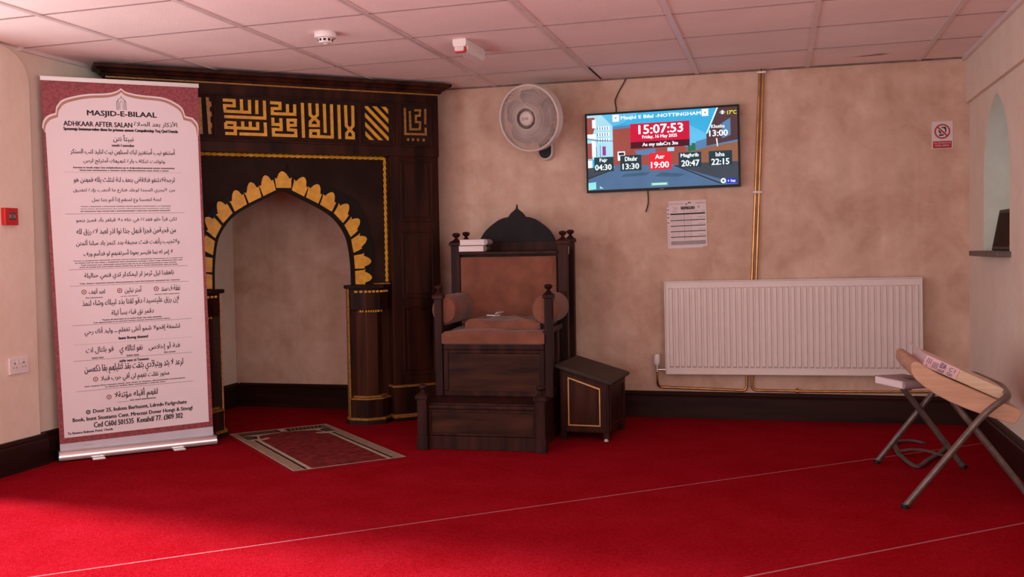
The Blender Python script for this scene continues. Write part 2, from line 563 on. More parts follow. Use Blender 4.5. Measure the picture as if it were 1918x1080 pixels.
BANNER_ROWS = [
     ('MASJID-E-BILAAL', 'B', 0.212, 0.56, 1.789, 1.824),
     ('ADHKAAR AFTER SALAN', 'B', 0.096, 0.432, 1.74, 1.765),
     ('الأذكار بعد الصلاة', 'A', 0.442, 0.665, 1.742, 1.778),
     ('Spesnnaja bnnnmarvnlen tlnne be prienne annem Cnmpaltvtdap Tnq Qnd Duttda', 'S', 0.095, 0.667, 1.713, 1.733),
     ('نبيتأ نتن', 'A', 0.334, 0.435, 1.659, 1.701),
     ('neeth I nemdnn', 'S', 0.326, 0.436, 1.637, 1.651),
     ('أستنفو نيب أستغنيز لبك لسنلهن نيت لنليد لتب السنكر', 'A', 0.122, 0.646, 1.591, 1.63),
     ('وتولتت تنكاف بارة ثنهيهك أمثرلج لرس', 'A', 0.182, 0.591, 1.543, 1.578),
     ('Aemenn nt nnedn ndyty Qne ntdqdnndantne qn nt dndpnndnntneannmnt antnne tnnemntnnnn', 'S', 0.13, 0.641, 1.519, 1.53),
     ('Qntq nnnt nnmnnnnnne n entnene tnnnt ndnnnnnndnntna nnnn nnnnt n nnnnn', 'S', 0.161, 0.609, 1.506, 1.516),
     ('', 'd', 0.087, 0.68, 1.501, 1.501),
     ('لرجحةلادتنفو فنلاقةنى بنعف لنة لنثلث يلله فمهنن هو', 'A', 0.131, 0.638, 1.443, 1.477),
     ('من لآيجري المجدا لوعلد فنازع ما أنتعب بإدة لنفنيق', 'A', 0.126, 0.638, 1.392, 1.422),
     ('لجنة لنعسنا وع لمنقم إذأ أنم بتنا نمل', 'A', 0.214, 0.562, 1.34, 1.372),
     ('Tmnnn n tntnnnnnn a nnnmnnnnb ntntnnty, tntnnte qnnnntn, tnnttd tntntt n t n nnttnttntq', 'S', 0.158, 0.61, 1.318, 1.325),
     ('tnnd nntnnn qnnmnnnnnnn nnn nnnnn, nttt nnnnnnnnnnt ntnnnnnnn nnnn ntnt', 'S', 0.156, 0.608, 1.306, 1.312),
     ('ntt nnnnnnnnt nnnt mnnnt nntt t tnmmnnnnnnttnn t nntt tnnn ntnnntnnnt nnntt,tnnt', 'S', 0.156, 0.608, 1.293, 1.3),
     ('', 'd', 0.082, 0.683, 1.284, 1.285),
     ('لكن قرأ خلو فقدةة في خله دلا قبلفر بآد فميز بنمو', 'A', 0.133, 0.639, 1.233, 1.266),
     ('من قحيةمن فجزا قنهل جذا نواً اذر لعبد لاه رزق لله', 'A', 0.132, 0.633, 1.17, 1.208),
     ('ولاتجيب رأنفت فنث مجبفة بدد كنمز باد مبلنا أثمتن', 'A', 0.127, 0.648, 1.113, 1.15),
     ('لا إمر له نما فليسر بعونا أسرتفنهم لو فدأمم وزف', 'A', 0.161, 0.611, 1.053, 1.093),
     ('Tnmnn nt qnqtptntntn dtnnnmqt ntnnntnn annntt tnnnnn tt dqntqnntqt ntnnnnnnnn tn tt nnnnn tnnt', 'S', 0.109, 0.663, 1.035, 1.042),
     ('tn nnttnt nnt nn ntn tttnn t ntdqmnnt tnnt ntnnnnnnt nnnnqn t nntt t ntqn ttnnnnnnt ttnt nntt', 'S', 0.117, 0.66, 1.023, 1.031),
     ('Tqd nnnnnnt nnn ttntnnttn tmnnnnnn ntt nn tt nt tnntttnntnnnntnn nnnt tnnmt', 'S', 0.144, 0.628, 1.011, 1.019),
     ('tnnnt nt nnnnnt nntt nnnt nnnnn tnnnnn nnnntt tnq, qt ttnt tn tnnntt ttnnnnnntnn nnnt tnt ttnntt', 'S', 0.137, 0.635, 1.0, 1.007),
     ('', 'd', 0.085, 0.688, 0.994, 0.995),
     ('ناهقدا ليل ثرمز لر ليمكدلر تدي فنمي حناليلة', 'A', 0.159, 0.611, 0.936, 0.975),
     ('Tndn, ttntnn n nnnnnntt nntnnnn dttnnnnnnnttnnnn nnnd dttd ttnnnnnn nnnnnnnd nnn, ttnnnnntt', 'S', 0.134, 0.642, 0.915, 0.923),
     ('', 'd', 0.087, 0.688, 0.908, 0.909),
     ('', 'r', 0.141, 0.166, 0.862, 0.889),
     ('', 'r', 0.316, 0.342, 0.861, 0.888),
     ('', 'r', 0.503, 0.529, 0.861, 0.889),
     ('لعبد أتهف', 'A', 0.177, 0.256, 0.858, 0.894),
     ('أمتر نبلين', 'A', 0.355, 0.439, 0.856, 0.896),
     ('نفقة ف سند', 'A', 0.542, 0.641, 0.861, 0.894),
     ('Dtn tntnnnnnnnn', 'S', 0.16, 0.243, 0.841, 0.848),
     ('qt dtn ntnntttntt', 'S', 0.333, 0.421, 0.84, 0.846),
     ('nnnnnnnn Tqntnn nnnnnt ttnnnn', 'S', 0.506, 0.636, 0.841, 0.848),
     ('لإن رزق عليتسيدة دقو لقتا بذد لبيلك وشاء لنمذ', 'A', 0.142, 0.633, 0.791, 0.832),
     ('دقمر نق قباه بسأ ليلة', 'A', 0.283, 0.497, 0.738, 0.78),
     ('Tmnnnt dt ntnd nnnn nt tn nnnttt Stnnn nnn nnnn nnnttnttn', 'S', 0.235, 0.537, 0.72, 0.728),
     ('Tndt djnnnnnnnqn tn nn nnnnttnd ttnnntn mnnnnn tnnnnnnq nnnnttnt dttnnn', 'S', 0.191, 0.581, 0.707, 0.715),
     ('', 'd', 0.088, 0.694, 0.702, 0.703),
     ('لشمغة إفحولا شمو أغلى تغفلم ــ وليد أنك رحي', 'A', 0.146, 0.63, 0.642, 0.687),
     ('Iaunt Boveg thatntd', 'S', 0.313, 0.461, 0.61, 0.629),
     ('', 'd', 0.09, 0.693, 0.601, 0.601),
     ('فو بلتال ات', 'A', 0.148, 0.284, 0.547, 0.584),
     ('نفو لتالله ي', 'A', 0.315, 0.431, 0.533, 0.583),
     ('فنة أو إخلاص', 'A', 0.463, 0.626, 0.54, 0.582),
     ('ttntnt ttnn', 'S', 0.175, 0.232, 0.522, 0.53),
     ('tntnt tnnt', 'S', 0.348, 0.411, 0.521, 0.53),
     ('Afnn-nnnnnt', 'S', 0.54, 0.602, 0.524, 0.532),
     ('', 'd', 0.086, 0.693, 0.516, 0.517),
     ('addtt nnnt td Tnnnnnts', 'S', 0.311, 0.461, 0.493, 0.507),
     ('لرعد لا بثد ويتبلآدي بثقت بقذ لتليلهم بقا ذكعسن', 'A', 0.137, 0.639, 0.435, 0.491),
     ('مخور نقلت تفهم لن أقي حرب قنبلا', 'A', 0.216, 0.563, 0.39, 0.436),
     ('', 'r', 0.176, 0.201, 0.401, 0.427),
     ('tnnn tnqnntt Pnnn tnnnnnn nnntd, ntnt ntnnn nt ntnnnnn, dnnnnnnnnnnn tnnnttnnqnntt', 'S', 0.133, 0.646, 0.374, 0.383),
     ('tn dnnq nn nndntt dnnt nnnnnnnnt n nnnnnn nnnt', 'S', 0.234, 0.54, 0.363, 0.372),
     ('', 'd', 0.091, 0.689, 0.356, 0.357),
     ('لقهم أقبله مؤتنةلا', 'A', 0.278, 0.498, 0.289, 0.345),
     ('', 'r', 0.238, 0.263, 0.3, 0.326),
     ('________ nnn nntd nnnnnnnnnn', 'S', 0.289, 0.487, 0.28, 0.29),
     ('', 'k', 0.133, 0.156, 0.232, 0.256),
     ('Door 25, kulons Berhuont, Ldrsdn Farlgrchate', 'T', 0.169, 0.648, 0.23, 0.256),
     ('Book, Insnt Stoatams Cent. Mrecnat Dover Hongt & Stnogl', 'T', 0.068, 0.677, 0.193, 0.219),
     ('Ced C60d 501535  Keeahd/ 77. £809 302', 'T', 0.169, 0.624, 0.159, 0.187),
     ('Ta Bennra Bnlnnsn Fnnd, Onnda', 'S', 0.041, 0.262, 0.134, 0.147),
]
OL= [(-0.006, 1.727), (0.001, 1.761), (0.023, 1.789), (0.06, 1.804), (0.065, 1.836), (0.093, 1.871), (0.147, 1.892), (0.22, 1.908), (0.312, 1.916), (0.359, 1.929), (0.385, 1.946)]
OR= [(0.385, 1.946), (0.411, 1.928), (0.481, 1.915), (0.597, 1.907), (0.664, 1.88), (0.698, 1.852), (0.711, 1.812), (0.751, 1.803), (0.775, 1.774), (0.78, 1.743)]

# ------------------------------------------------------------------ the room
T = 0.15
struct(B().box(L - T, R + 0.5, REAR - T, D + T, -0.12, 0.0).build('floor', m_carpet))
cei = struct(B().box(L - T, R + 0.5, REAR - T, D + T, ZC, ZC + 0.08).build('ceiling', m_ceiling))
g = B()
TEE = 0.0125
for x in (-3.11, -2.41, -1.765, -1.09, -0.48, 0.168, 0.785):
    g.box(x - TEE, x + TEE, REAR, D - 0.002, ZC - 0.006, ZC + 0.01)
g.build('ceiling_tee', m_tee, cei)
g = B()
for c in (-1.5, -0.93, -0.36, 0.21, 0.78, 1.35, 1.92, 2.49, 3.06, 3.61, 4.13, 4.66, 5.20, 5.77):
    ya, yb = c - 0.055 * (L + 1.1), c - 0.055 * (R + 1.1)
    g.add([(L, ya - .0045, ZC - .003), (R, yb - .0045, ZC - .003), (R, yb + .0045, ZC - .003), (L, ya + .0045, ZC - .003),
           (L, ya - .007, ZC + .01), (R, yb - .007, ZC + .01), (R, yb + .007, ZC + .01), (L, ya + .007, ZC + .01)],
          [(0, 1, 2, 3), (4, 7, 6, 5), (0, 4, 5, 1), (2, 6, 7, 3)])
g.build('cross_tee', mat('cross_tee_grey', (0.30, 0.20, 0.19), 0.6), cei)
g = B()
g.box(-1.078, -1.066, 5.81, 6.22, ZC - 0.002, ZC + 0.004)
g.build('shadow_gap', m_gap, cei)
B().add([(0.485, 5.99, ZC - .001), (0.56, 5.965, ZC - .001), (0.60, 5.985, ZC - .001), (0.555, 6.02, ZC - .001), (0.47, 6.03, ZC - .001), (0.41, 6.02, ZC - .001)], [(5, 4, 3, 2, 1, 0)]).build('stain', m_stain, cei)

# back wall
struct(B().box(L - T, R + 0.5, D, D + T, 0, ZC).build('wall_back', m_plaster))
# left wall with a window opening beside the camera; the plaster stands a little proud up to y = 4.29
WY0, WY1, WZ0, WZ1 = -1.6, 3.79, 0.08, 1.98
b = B()
b.box(L - T, L, REAR - T, WY0, 0, ZC).box(L - T, L, WY1, D, 0, ZC).box(L - T, L, WY0, WY1, 0, WZ0).box(L - T, L, WY0, WY1, WZ1, ZC)
b.prism([(WY1, 0), (4.29, 0), (4.30, 1.90), (4.295, 1.97), (4.27, 2.03), (4.22, 2.075), (4.16, 2.10), (4.08, ZC), (WY1, ZC)], 'x', L, L + 0.022)
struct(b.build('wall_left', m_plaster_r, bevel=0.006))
b = B()
for z0, z1 in ((WZ0, WZ0 + .045), (WZ1 - .045, WZ1)):
    b.box(L - .14, L - .085, WY0, WY1, z0, z1)
for y0, y1 in ((WY0, WY0 + .045), (WY1 - .045, WY1)):
    b.box(L - .14, L - .085, y0, y1, WZ0, WZ1)
struct(b.build('window_2', m_plast))
# unseen rear wall, with a wide opening added for the fill light
b = B()
RX0, RX1, RZ0, RZ1 = -3.0, 0.6, 0.5, 2.0
b.box(L - T, RX0, REAR - T, REAR, 0, ZC).box(RX1, R + .5, REAR - T, REAR, 0, ZC).box(RX0, RX1, REAR - T, REAR, 0, RZ0).box(RX0, RX1, REAR - T, REAR, RZ1, ZC)
struct(b.build('wall_rear', m_plaster))
# right wall: a shallow beam above 1.86 m, and an arched niche with a pane below it
XR = R + 0.022
NY0, NY1, NS, NA = 5.205, 5.825, 1.40, 1.805
NC = (NY0 + NY1) / 2
NH = (NY1 - NY0) / 2
arch_pts = []
for i in range(13):
    t = i / 12
    arch_pts.append((NY0 + NH * (1 - (1 - t) ** 0.62 * 1.0) if False else NC - NH * math.cos(t * PI / 2) ** 0.85, NS + (NA - NS) * (0.55 * math.sin(t * PI / 2) + 0.45 * t)))
arch_pts += [(2 * NC - y, z) for y, z in arch_pts[-2::-1]]
NZ0 = 1.01
b = B()
QY0, QY1, QZ0, QZ1 = -0.55, 2.55, 0.80, 1.78
b.box(XR, XR + 0.45, REAR - T, QY0, 0, 1.87).box(XR, XR + 0.45, QY1, NY0, 0, 1.87).box(XR, XR + 0.45, QY0, QY1, 0, QZ0).box(XR, XR + 0.45, QY0, QY1, QZ1, 1.87)
b.box(XR, XR + 0.45, NY1, D, 0, 1.87).box(XR, XR + 0.45, NY0, NY1, 0, NZ0)
b.prism([(NY0, NS)] + arch_pts[1:-1] + [(NY1, NS), (NY1, 1.87), (NY0, 1.87)], 'x', XR, XR + 0.45)
b.box(R, XR + 0.45, REAR - T, D, 1.855, ZC)
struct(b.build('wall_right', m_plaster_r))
ap = [(NY0, NZ0)] + arch_pts + [(NY1, NZ0)]
vs = [(XR + 0.001, y, z) for y, z in ap] + [(XR + 0.45, y, z) for y, z in ap]
n = len(ap)
lin = B()
e = 0.0015
apc = [(NC + (y - NC) * (1 - e / NH), z - e) for y, z in ap]
lin.add([(XR + 0.0005, y, z) for y, z in apc] + [(XR + 0.45, y, z) for y, z in apc], [(i + 1, i, n + i, n + i + 1) for i in range(n - 1)])
win = struct(B().prism([(NY0 + .004, NZ0 + .004), (NY0 + .004, NS)] + [(NC + (y - NC) * .985, z - .005) for y, z in arch_pts[1:-1]] + [(NY1 - .004, NS), (NY1 - .004, NZ0 + .004)], 'x', XR + 0.30, XR + 0.306).build('window_1', m_pane))
lin.build('reveal', m_jamb, win)
B().box(0.992, XR + 0.29, NY0 - 0.035, NY1 + 0.06, 0.985, 1.012).build('window_sill', m_slate, win, bevel=0.004)

# wall angle under the ceiling
b = B().box(L + .03, R - .02, D - 0.012, D, ZC - 0.009, ZC)
struct(b.build('trim_1', m_trim))
b = B().box(R - 0.018, R, REAR, D, ZC - 0.024, ZC)
struct(b.build('trim_2', m_tee))
b = B().box(L, L + 0.02, 4.25, D, ZC - 0.018, ZC)
struct(b.build('trim_3', m_tee))


# baseboards with a moulded top
def skirt_prof(d):
    return [(0, 0), (d, 0), (d, 0.128), (d - .007, 0.136), (d - .004, 0.144), (d - .010, 0.158), (0, 0.163)]


BD = 0.022
b = B().prism([(D - p, z) for p, z in skirt_prof(BD)], 'x', L + BD, XR - BD)
struct(b.build('baseboard_back', m_skirt))
b = B().prism([(XR - p, z) for p, z in skirt_prof(BD)], 'y', REAR + .02, D - 0.001)
struct(b.build('baseboard_right', m_skirt))
b = B().prism([(L + p, z) for p, z in skirt_prof(BD + .022)], 'y', REAR + .02, 4.32)
b.prism([(L + p, z) for p, z in skirt_prof(BD)], 'y', 4.32, D - .001)
struct(b.build('baseboard_left', m_skirt))

# ------------------------------------------------------------------ mihrab: a dark wooden screen across the left corner
mih = thing('mihrab', 'dark wooden prayer niche screen with gold square lettering and gold-petalled arch across the corner', 'prayer niche', (-2.808, 5.375, 0), math.radians(41))
# frieze board and its recessed panels
b = B().box(-.975, .975, .015, .11, 1.655, 2.06)
fr = b.build('frieze', m_wood, mih)
b = B()
for x0, x1 in ((-.395, .448), (.468, .668), (.725, .915), (-.59, -.405), (-.915, -.725)):
    z0, z1 = 1.725, 1.975
    w = .012
    b.box(x0 - w, x1 + w, .004, .015, z1, z1 + w).box(x0 - w, x1 + w, .004, .015, z0 - w, z0)
    b.box(x0 - w, x0, .004, .015, z0, z1).box(x1, x1 + w, .004, .015, z0, z1)
b.build('frieze_moulding', m_wood, fr, bevel=.003)
for x0, x1 in ((-.395, .448), (.468, .668), (.725, .915), (-.59, -.405), (-.915, -.725)):
    B().box(x0, x1, .012, .0155, 1.725, 1.975).build('frieze_ground', m_board, fr)
b = B()
for s in KUFIC:
    b.stroke(s, .0175, .004, .013)
b.build('kufic_lettering', m_gold, fr)
b = B()


def clip(pts, ax, lim, keep_less):
    out = []
    for a, c in zip(pts, pts[1:] + pts[:1]):
        ia, ic = ((q[ax] <= lim) == keep_less for q in (a, c))
        if ia:
            out.append(a)
        if ia != ic:
            t = (lim - a[ax]) / (c[ax] - a[ax])
            out.append((a[0] + (c[0] - a[0]) * t, a[1] + (c[1] - a[1]) * t))
    return out


for k in range(6):
    z0 = 1.787 + .0565 * k
    pl = [(.492, z0 - .0135), (.640, z0 - .0135 - .145), (.640, z0 + .0135 - .145), (.492, z0 + .0135)]
    pl = clip(clip(pl, 1, 1.953, True), 1, 1.748, False)
    b.prism(pl, 'y', .004, .013)
b.build('striped_ornament', m_gold, fr)
b = B()
for s in DIAG[6:]:
    b.stroke(s, .0135, .004, .013)
for x in (.767, .8, .833, .871):
    b.box(x - .007, x + .007, .004, .013, 1.75, 1.766)
b.build('square_lettering', m_gold_d, fr)
b = B()
b.stroke([(-.483, 1.956), (-.479, 1.749)], .017, .004, .013)
b.stroke([(-.441, 1.958), (-.431, 1.75)], .017, .004, .013)
for z in (1.92, 1.865, 1.80):
    b.prism([(-.437, z + .02), (-.420, z + .012), (-.418, z - .012), (-.436, z - .02)], 'y', .005, .013)
B().stroke([(-.53, 1.956), (-.53, 1.75)], .017, .004, .013).build('bar_ornament', m_gold_d, fr)
b.build('bar_ornament', m_gold_d, fr)
b = B()
for s in DIAG[6:]:
    b.stroke([(-p[0], p[1]) for p in s], .0135, .004, .013)
b.build('square_lettering', m_gold_d, fr)
# cornice
prof = [(.0, 2.045), (-.012, 2.049), (-.016, 2.060), (-.030, 2.066), (-.040, 2.078), (-.062, 2.086), (-.066, 2.102), (-.060, 2.106)]
b = B()
ring = []
for o, z in prof:
    d = -o
    ring.append([(-.975 - d, .11, z), (-.975 - d, o, z), (.975 + d, o, z), (.975 + d, .11, z)])
vs = [v for r in ring for v in r]
fs = []
for i in range(len(ring) - 1):
    for k in range(3):
        fs.append((i * 4 + k, i * 4 + k + 1, i * 4 + k + 5, i * 4 + k + 4))
fs.append(tuple((len(ring) - 1) * 4 + k for k in range(4)))
fs.append((3, 2, 1, 0))
b.add(vs, fs)
b.build('cornice', m_wood, mih)
B().box(-.978, .978, -.004, .02, 2.038, 2.046).build('gold_fillet', m_gold_d, mih)

# side piers with three panels each, a plinth and gold lines
for sx in (-1, 1):
    def bx(b, x0, x1, *r):
        return b.box(min(sx * x0, sx * x1), max(sx * x0, sx * x1), *r)
    b = bx(B(), .648, .972, .02, .14, 0, 1.655)
    pier = b.build('pier', m_wood, mih, bevel=.003)
    b = B()
    for z0, z1 in ((1.245, 1.64), (.765, 1.195), (.285, .72)):
        w = .016
        bx(b, .71, .93, .012, .02, z1 - w, z1)
        bx(b, .71, .93, .012, .02, z0, z0 + w)
        bx(b, .71, .71 + w, .012, .02, z0 + w, z1 - w)
        bx(b, .93 - w, .93, .012, .02, z0 + w, z1 - w)
        bx(b, .74, .90, .013, .02, z0 + .03, z1 - .03)
    b.build('pier_panel', m_wood, pier, bevel=.004)
    b = bx(B(), .640, .985, .0, .145, 0, .212)
    b.build('pier_plinth', m_wood, pier, bevel=.003)
    b = bx(B(), .634, .990, -.006, .15, .212, .226)
    bx(b, .634, .990, -.012, .15, .022, .046)
    b.build('plinth_gold_line', m_gold_d, pier, bevel=.004)
    bx(B(), .958, .972, .14, .30 if sx > 0 else .20, 0, 2.05).build('side_return', m_wood, mih)

# arch board
half = [(0.0, 1.446), (.05, 1.425), (.104, 1.399), (.198, 1.352), (.285, 1.300), (.345, 1.240), (.390, 1.160), (.409, 1.068), (.417, .97), (.419, .860)]
half = smooth_curve(half, 4)
curve = [(-x, z) for x, z in half[::-1]] + half[1:]
outer = [(-.66, .86), (-.66, 1.66), (.66, 1.66), (.66, .86)]
B().prism(outer + curve[::-1], 'y', .10, .125).build('arch_board', m_board, mih)
# raised dark band around the arch, with a pointed, lobed outline
br = [(.028, 1.596), (.030, 1.562), (.052, 1.531), (.116, 1.508), (.206, 1.490), (.296, 1.456), (.405, 1.405), (.463, 1.352), (.500, 1.284), (.526, 1.195), (.548, 1.100), (.555, 1.015), (.545, .942), (.535, .878)]
bl = [(-.52, .878), (-.535, .95), (-.54, 1.02), (-.53, 1.10), (-.51, 1.19), (-.478, 1.258), (-.425, 1.318), (-.383, 1.362), (-.306, 1.418), (-.188, 1.472), (-.077, 1.518), (-.005, 1.536), (.02, 1.560)]
bl, br = smooth_curve(bl, 3), smooth_curve(br, 3)
B().prism(bl + br + curve[::-1], 'y', .088, .10).build('arch_band', m_band, mih)
# gold petals around the arch, evenly spaced along its edge
seg = [0.0]
for p, q in zip(half[:-1], half[1:]):
    seg.append(seg[-1] + math.dist(p, q))


def along(s):
    s = max(0.0, min(s, seg[-1]))
    for i in range(len(half) - 1):
        if s <= seg[i + 1] + 1e-9:
            t = (s - seg[i]) / (seg[i + 1] - seg[i])
            p, q = Vector(half[i]), Vector(half[i + 1])
            d = (q - p).normalized()
            return p + (q - p) * t, d
    return Vector(half[-1]), Vector((0, -1))


PET = [(-.455, .07), (-.50, .40), (-.515, .62), (-.42, .585), (-.37, .66), (-.30, .86), (-.14, 1.0), (.02, .985), (.17, .87), (.30, .70), (.36, .60), (.515, .655), (.47, .50), (.47, .38), (.455, .07)]


def petal(c, d, up, w, h, flip):
    b = B()
    pts = []
    for px, pz in PET:
        p = c + d * (px * w * (-1 if flip else 1)) + up * (pz * h)
        pts.append((p.x, p.y))
    b.prism(pts, 'y', .078, .089)
    return b.build('petal', m_gold, mih)


petal(Vector((0, 1.446)), Vector((1, 0)), Vector((0, 1)), .098, .106, False)
NP = 8
for k in range(NP):
    s = .088 + (seg[-1] - .088 - .045) * k / (NP - 1)
    p, d = along(s)
    for sx in (1, -1):
        dd = Vector((d.x * sx, d.y))
        nn = Vector((-d.y * sx, d.x))
        up = (nn * 1.0 + Vector((0, .42)) * (1 if k < 6 else .1)).normalized()
        petal(Vector((p.x * sx, p.y)) + nn * .004, dd, up, .0905, .114, sx > 0)
# narrow moulding round the opening
b = B()
ins = [(x * .991, z - .006 if z > 1.0 else z) for x, z in curve]
b.prism(curve + ins[::-1], 'y', .082, .13)
b.build('arch_bead', m_band, mih)
# twisted gold rope frame
path = [(-.640, .875), (-.640, 1.646), (.640, 1.646), (.640, .875)]
b = B()
for a0, a1 in zip(path[:-1], path[1:]):
    ln = math.dist(a0, a1)
    for ph in (0, PI):
        pts = []
        n = int(ln / .009)
        for i in range(n + 1):
            t = i / n
            q = Vector(a0) + (Vector(a1) - Vector(a0)) * t
            a = ph + t * ln * 2 * PI / .07
            dx, dz = (math.cos(a) * .0055, 0) if a0[0] == a1[0] else (0, math.cos(a) * .0055)
            pts.append((q.x + dx, .094 + math.sin(a) * .0055, q.y + dz))
        b.tube(pts, .0062, 6)
b.build('rope_moulding', m_gold, mih, smooth=True)
b = B()
for x0, x1, z0, z1 in ((-.66, -.652, .875, 1.66), (.652, .66, .875, 1.66), (-.66, .66, 1.656, 1.664)):
    b.box(x0, x1, .07, .1, z0, z1)
b.build('frame_edge', m_gold_d, mih)
# half-octagonal pillars under the arch
for sx in (-1, 1):
    def oct(g):
        p = [(.392 - g, .125), (.392 - g, .075 - g * .6), (.468 - g * .5, .004 - g), (.562 + g * .5, .004 - g), (.640 + g * .4, .075 - g * .6), (.640 + g * .4, .125)]
        return [(sx * x, y) for x, y in p]
    pil = B().prism([(sx * x, y) for x, y in [(.432, .125), (.432, .094), (.480, .036), (.550, .036), (.598, .094), (.598, .125)]], 'z', .16, .72).build('pillar', m_shaft, mih, bevel=.003)
    B().prism([(sx * x, y) for x, y in [(.386, .126), (.386, .10), (.66, .10), (.66, .126)]], 'z', 0, .86).build('backboard', m_wood, pil)
    B().box(min(sx * .380, sx * .390), max(sx * .380, sx * .390), .095, .13, .03, .84).build('gold_edge', m_gold_d, pil)
    B().prism(oct(.0), 'z', .705, .838).build('capital', m_wood, pil, bevel=.003)
    B().prism(oct(.026), 'z', .838, .860).build('abacus', m_board, pil, bevel=.003)
    B().box(*sorted((sx * .545, sx * .648)), .055, .125, .860, .868).build('gold_ledge', m_gold_d, pil, bevel=.002)
    B().prism(oct(.006), 'z', 0, .150).build('pillar_base', m_wood, pil, bevel=.003)
    b = B()
    b.prism(oct(.012), 'z', .150, .160).prism([(sx * x, y) for x, y in [(.405, .125), (.405, .085), (.470, .016), (.560, .016), (.625, .085), (.625, .125)]], 'z', .160, .172)
    b.prism(oct(.024), 'z', .024, .040)
    b.build('base_gold_line', m_gold_d, pil, bevel=.004)
    B().prism(oct(.030), 'z', 0, .024).build('base_kerb', m_board, pil)
    b = B()
    for i in range(9):
        x = .42 + .2 * i / 8
        y = .02 + max(0, .462 - x) * .9 + max(0, x - .568) * .9
        b.box(sx * x - .009, sx * x + .009, y - .020, y + .01, .812, .826)
    b.build('gold_dentil', m_gold, pil, bevel=.003)
    b = B()
    for i in range(6):
        x = .477 + .077 * i / 5
        b.box(sx * x - .005, sx * x + .005, .018, .040, .690, .712)
    for x in (.448, .462, .568, .582):
        b.box(sx * x - .005, sx * x + .005, .044, .078, .690, .712)
    b.build('gold_dentil', m_gold, pil, bevel=.003)

# ------------------------------------------------------------------ roll-up banner
ban = thing('roll_up_banner', 'tall pink and maroon roll-up prayer banner with black lettering on a silver base', 'banner', (-3.615, 4.351, 0), math.atan2(.574, .57))
b = B()
b.prism([(-.002, .006), (.004, .000), (.045, .0), (.060, .006), (.064, .03), (.062, .055), (.050, .072), (.034, .078), (.022, .078), (.010, .070), (.0, .052), (-.004, .03)], 'x', .0, .81)
b.xform(Matrix.Translation((0, -.01, .006)) @ Matrix.Diagonal((1, 1, .66, 1)))
b.build('cassette', m_alu, ban, smooth=True)
for x in (-.005, .808):
    B().box(x, x + .007, -.014, .056, .006, .062).build('end_cap', m_black, ban, bevel=.003)
for x in (.19, .60):
    B().box(x - .032, x + .032, -.055, .12, 0, .008).build('foot', m_alu, ban, bevel=.003)
tilt = Matrix.Translation((-.001, .018, .0)) @ Matrix.Rotation(math.radians(-.88), 4, 'Y')


def bb(b, name, m, parent=None):
    return b.xform(tilt).build(name, m, parent or ban)


BW = .785
grp = B().box(0.012, .012 + BW, -.0008, .0008, .045, 1.975).xform(Matrix.Identity(4))
grp = bb(grp, 'graphic_sheet', m_maroon)
OFX = .012
pan = [(OFX + x, z) for x, z in smooth_curve(OL[:4], 4) + smooth_curve(OL[4:], 4) + smooth_curve(OR[:7], 4)[1:] + smooth_curve(OR[7:], 4)]
right = [(OFX + .774, 1.70), (OFX + .764, .121)]
left = [(OFX + .024, .121), (OFX + .010, 1.70)]
scr = right + left


def shrink(pts, dz, k):
    cx = OFX + .388
    return [(cx + (x - cx) * k, z - dz) for x, z in pts]


bb(B().flat(pan + right + left, -.0012), 'white_outline', m_paper, grp)
bb(B().flat(shrink(pan, .009, .985) + shrink(right + left, 0, .985), -.0015), 'tan_outline', m_tan, grp)
bb(B().flat(shrink(pan, .022, .968) + shrink([(right[0][0], 1.69), (right[1][0] + .006, .121), (left[0][0] - .006, .121), (left[1][0], 1.69)], 0, .985), -.0018), 'paper_field', m_paper, grp)
b = B()
m_badge = mat('badge_red', (0.22, .03, .03), .6)
for t, k, x0, x1, z0, z1 in BANNER_ROWS:
    x0 += OFX
    x1 += OFX
    if k == 'd':
        bb(B().rect(x0, x1, z0 - .0004, z1 + .0004, -.0022), 'divider_line', m_rule, grp)
    elif k in 'rk':
        r = (x1 - x0) / 2
        cx, cz = (x0 + x1) / 2, (z0 + z1) / 2
        bd_ = B().disc(cx, cz, r, -.0022, ri=r * (.68 if k == 'r' else .55))
        bd_.disc(cx, cz, r * .32, -.0022, n=12)
        bb(bd_, 'red_badge' if k == 'r' else 'black_badge', m_badge if k == 'r' else m_ink, grp)
    else:
        b.text(t, x0, x1, z0, z1, -.0022, bold={'B': .045, 'T': .045, 'S': .07, 'A': .016}[k])
lx = OFX + .383
for dx in (-.023, -.016, .016, .023):
    b.rect(lx + dx - .0012, lx + dx + .0012, 1.831, 1.874 + (.007 if abs(dx) < .02 else 0), -.0022)
for s in (-1, 1):
    b.stroke([(lx + s * .0235, 1.872), (lx + s * .012, 1.888), (lx, 1.897), (lx, 1.906)], .0022, -.0022, -.0019)
    b.stroke([(lx + s * .008, 1.831), (lx + s * .008, 1.868), (lx, 1.880)], .0016, -.0022, -.0019)
bb(b, 'lettering', m_ink, grp)
bb(B().rect(OFX, OFX + BW, .046, .091, -.0013), 'grey_strip', m_grey, grp)
bb(B().text('ttnnSSm', OFX + .115, OFX + .16, .070, .077, -.0016), 'strip_lettering', m_tan, grp)
bb(B().box(OFX - .004, OFX + BW + .004, -.006, .006, 1.968, 1.990), 'top_rail', m_alu)
bb(B().tube([(.40, .022, .03), (.40, .022, 1.975)], .008), 'support_pole', m_alu)

# ------------------------------------------------------------------ prayer mat
mat_o = thing('prayer_mat', 'red prayer mat with cream arched border lying before the niche', 'prayer mat', (-2.5, 4.998, 0), math.radians(45.2))


def fl(b, pts, z):
    n = len(pts)
    a2 = sum(pts[i][0] * pts[(i + 1) % n][1] - pts[(i + 1) % n][0] * pts[i][1] for i in range(n))
    if a2 < 0:
        pts = pts[::-1]
    return b.add([(p[0], p[1], z) for p in pts], [tuple(range(n))])


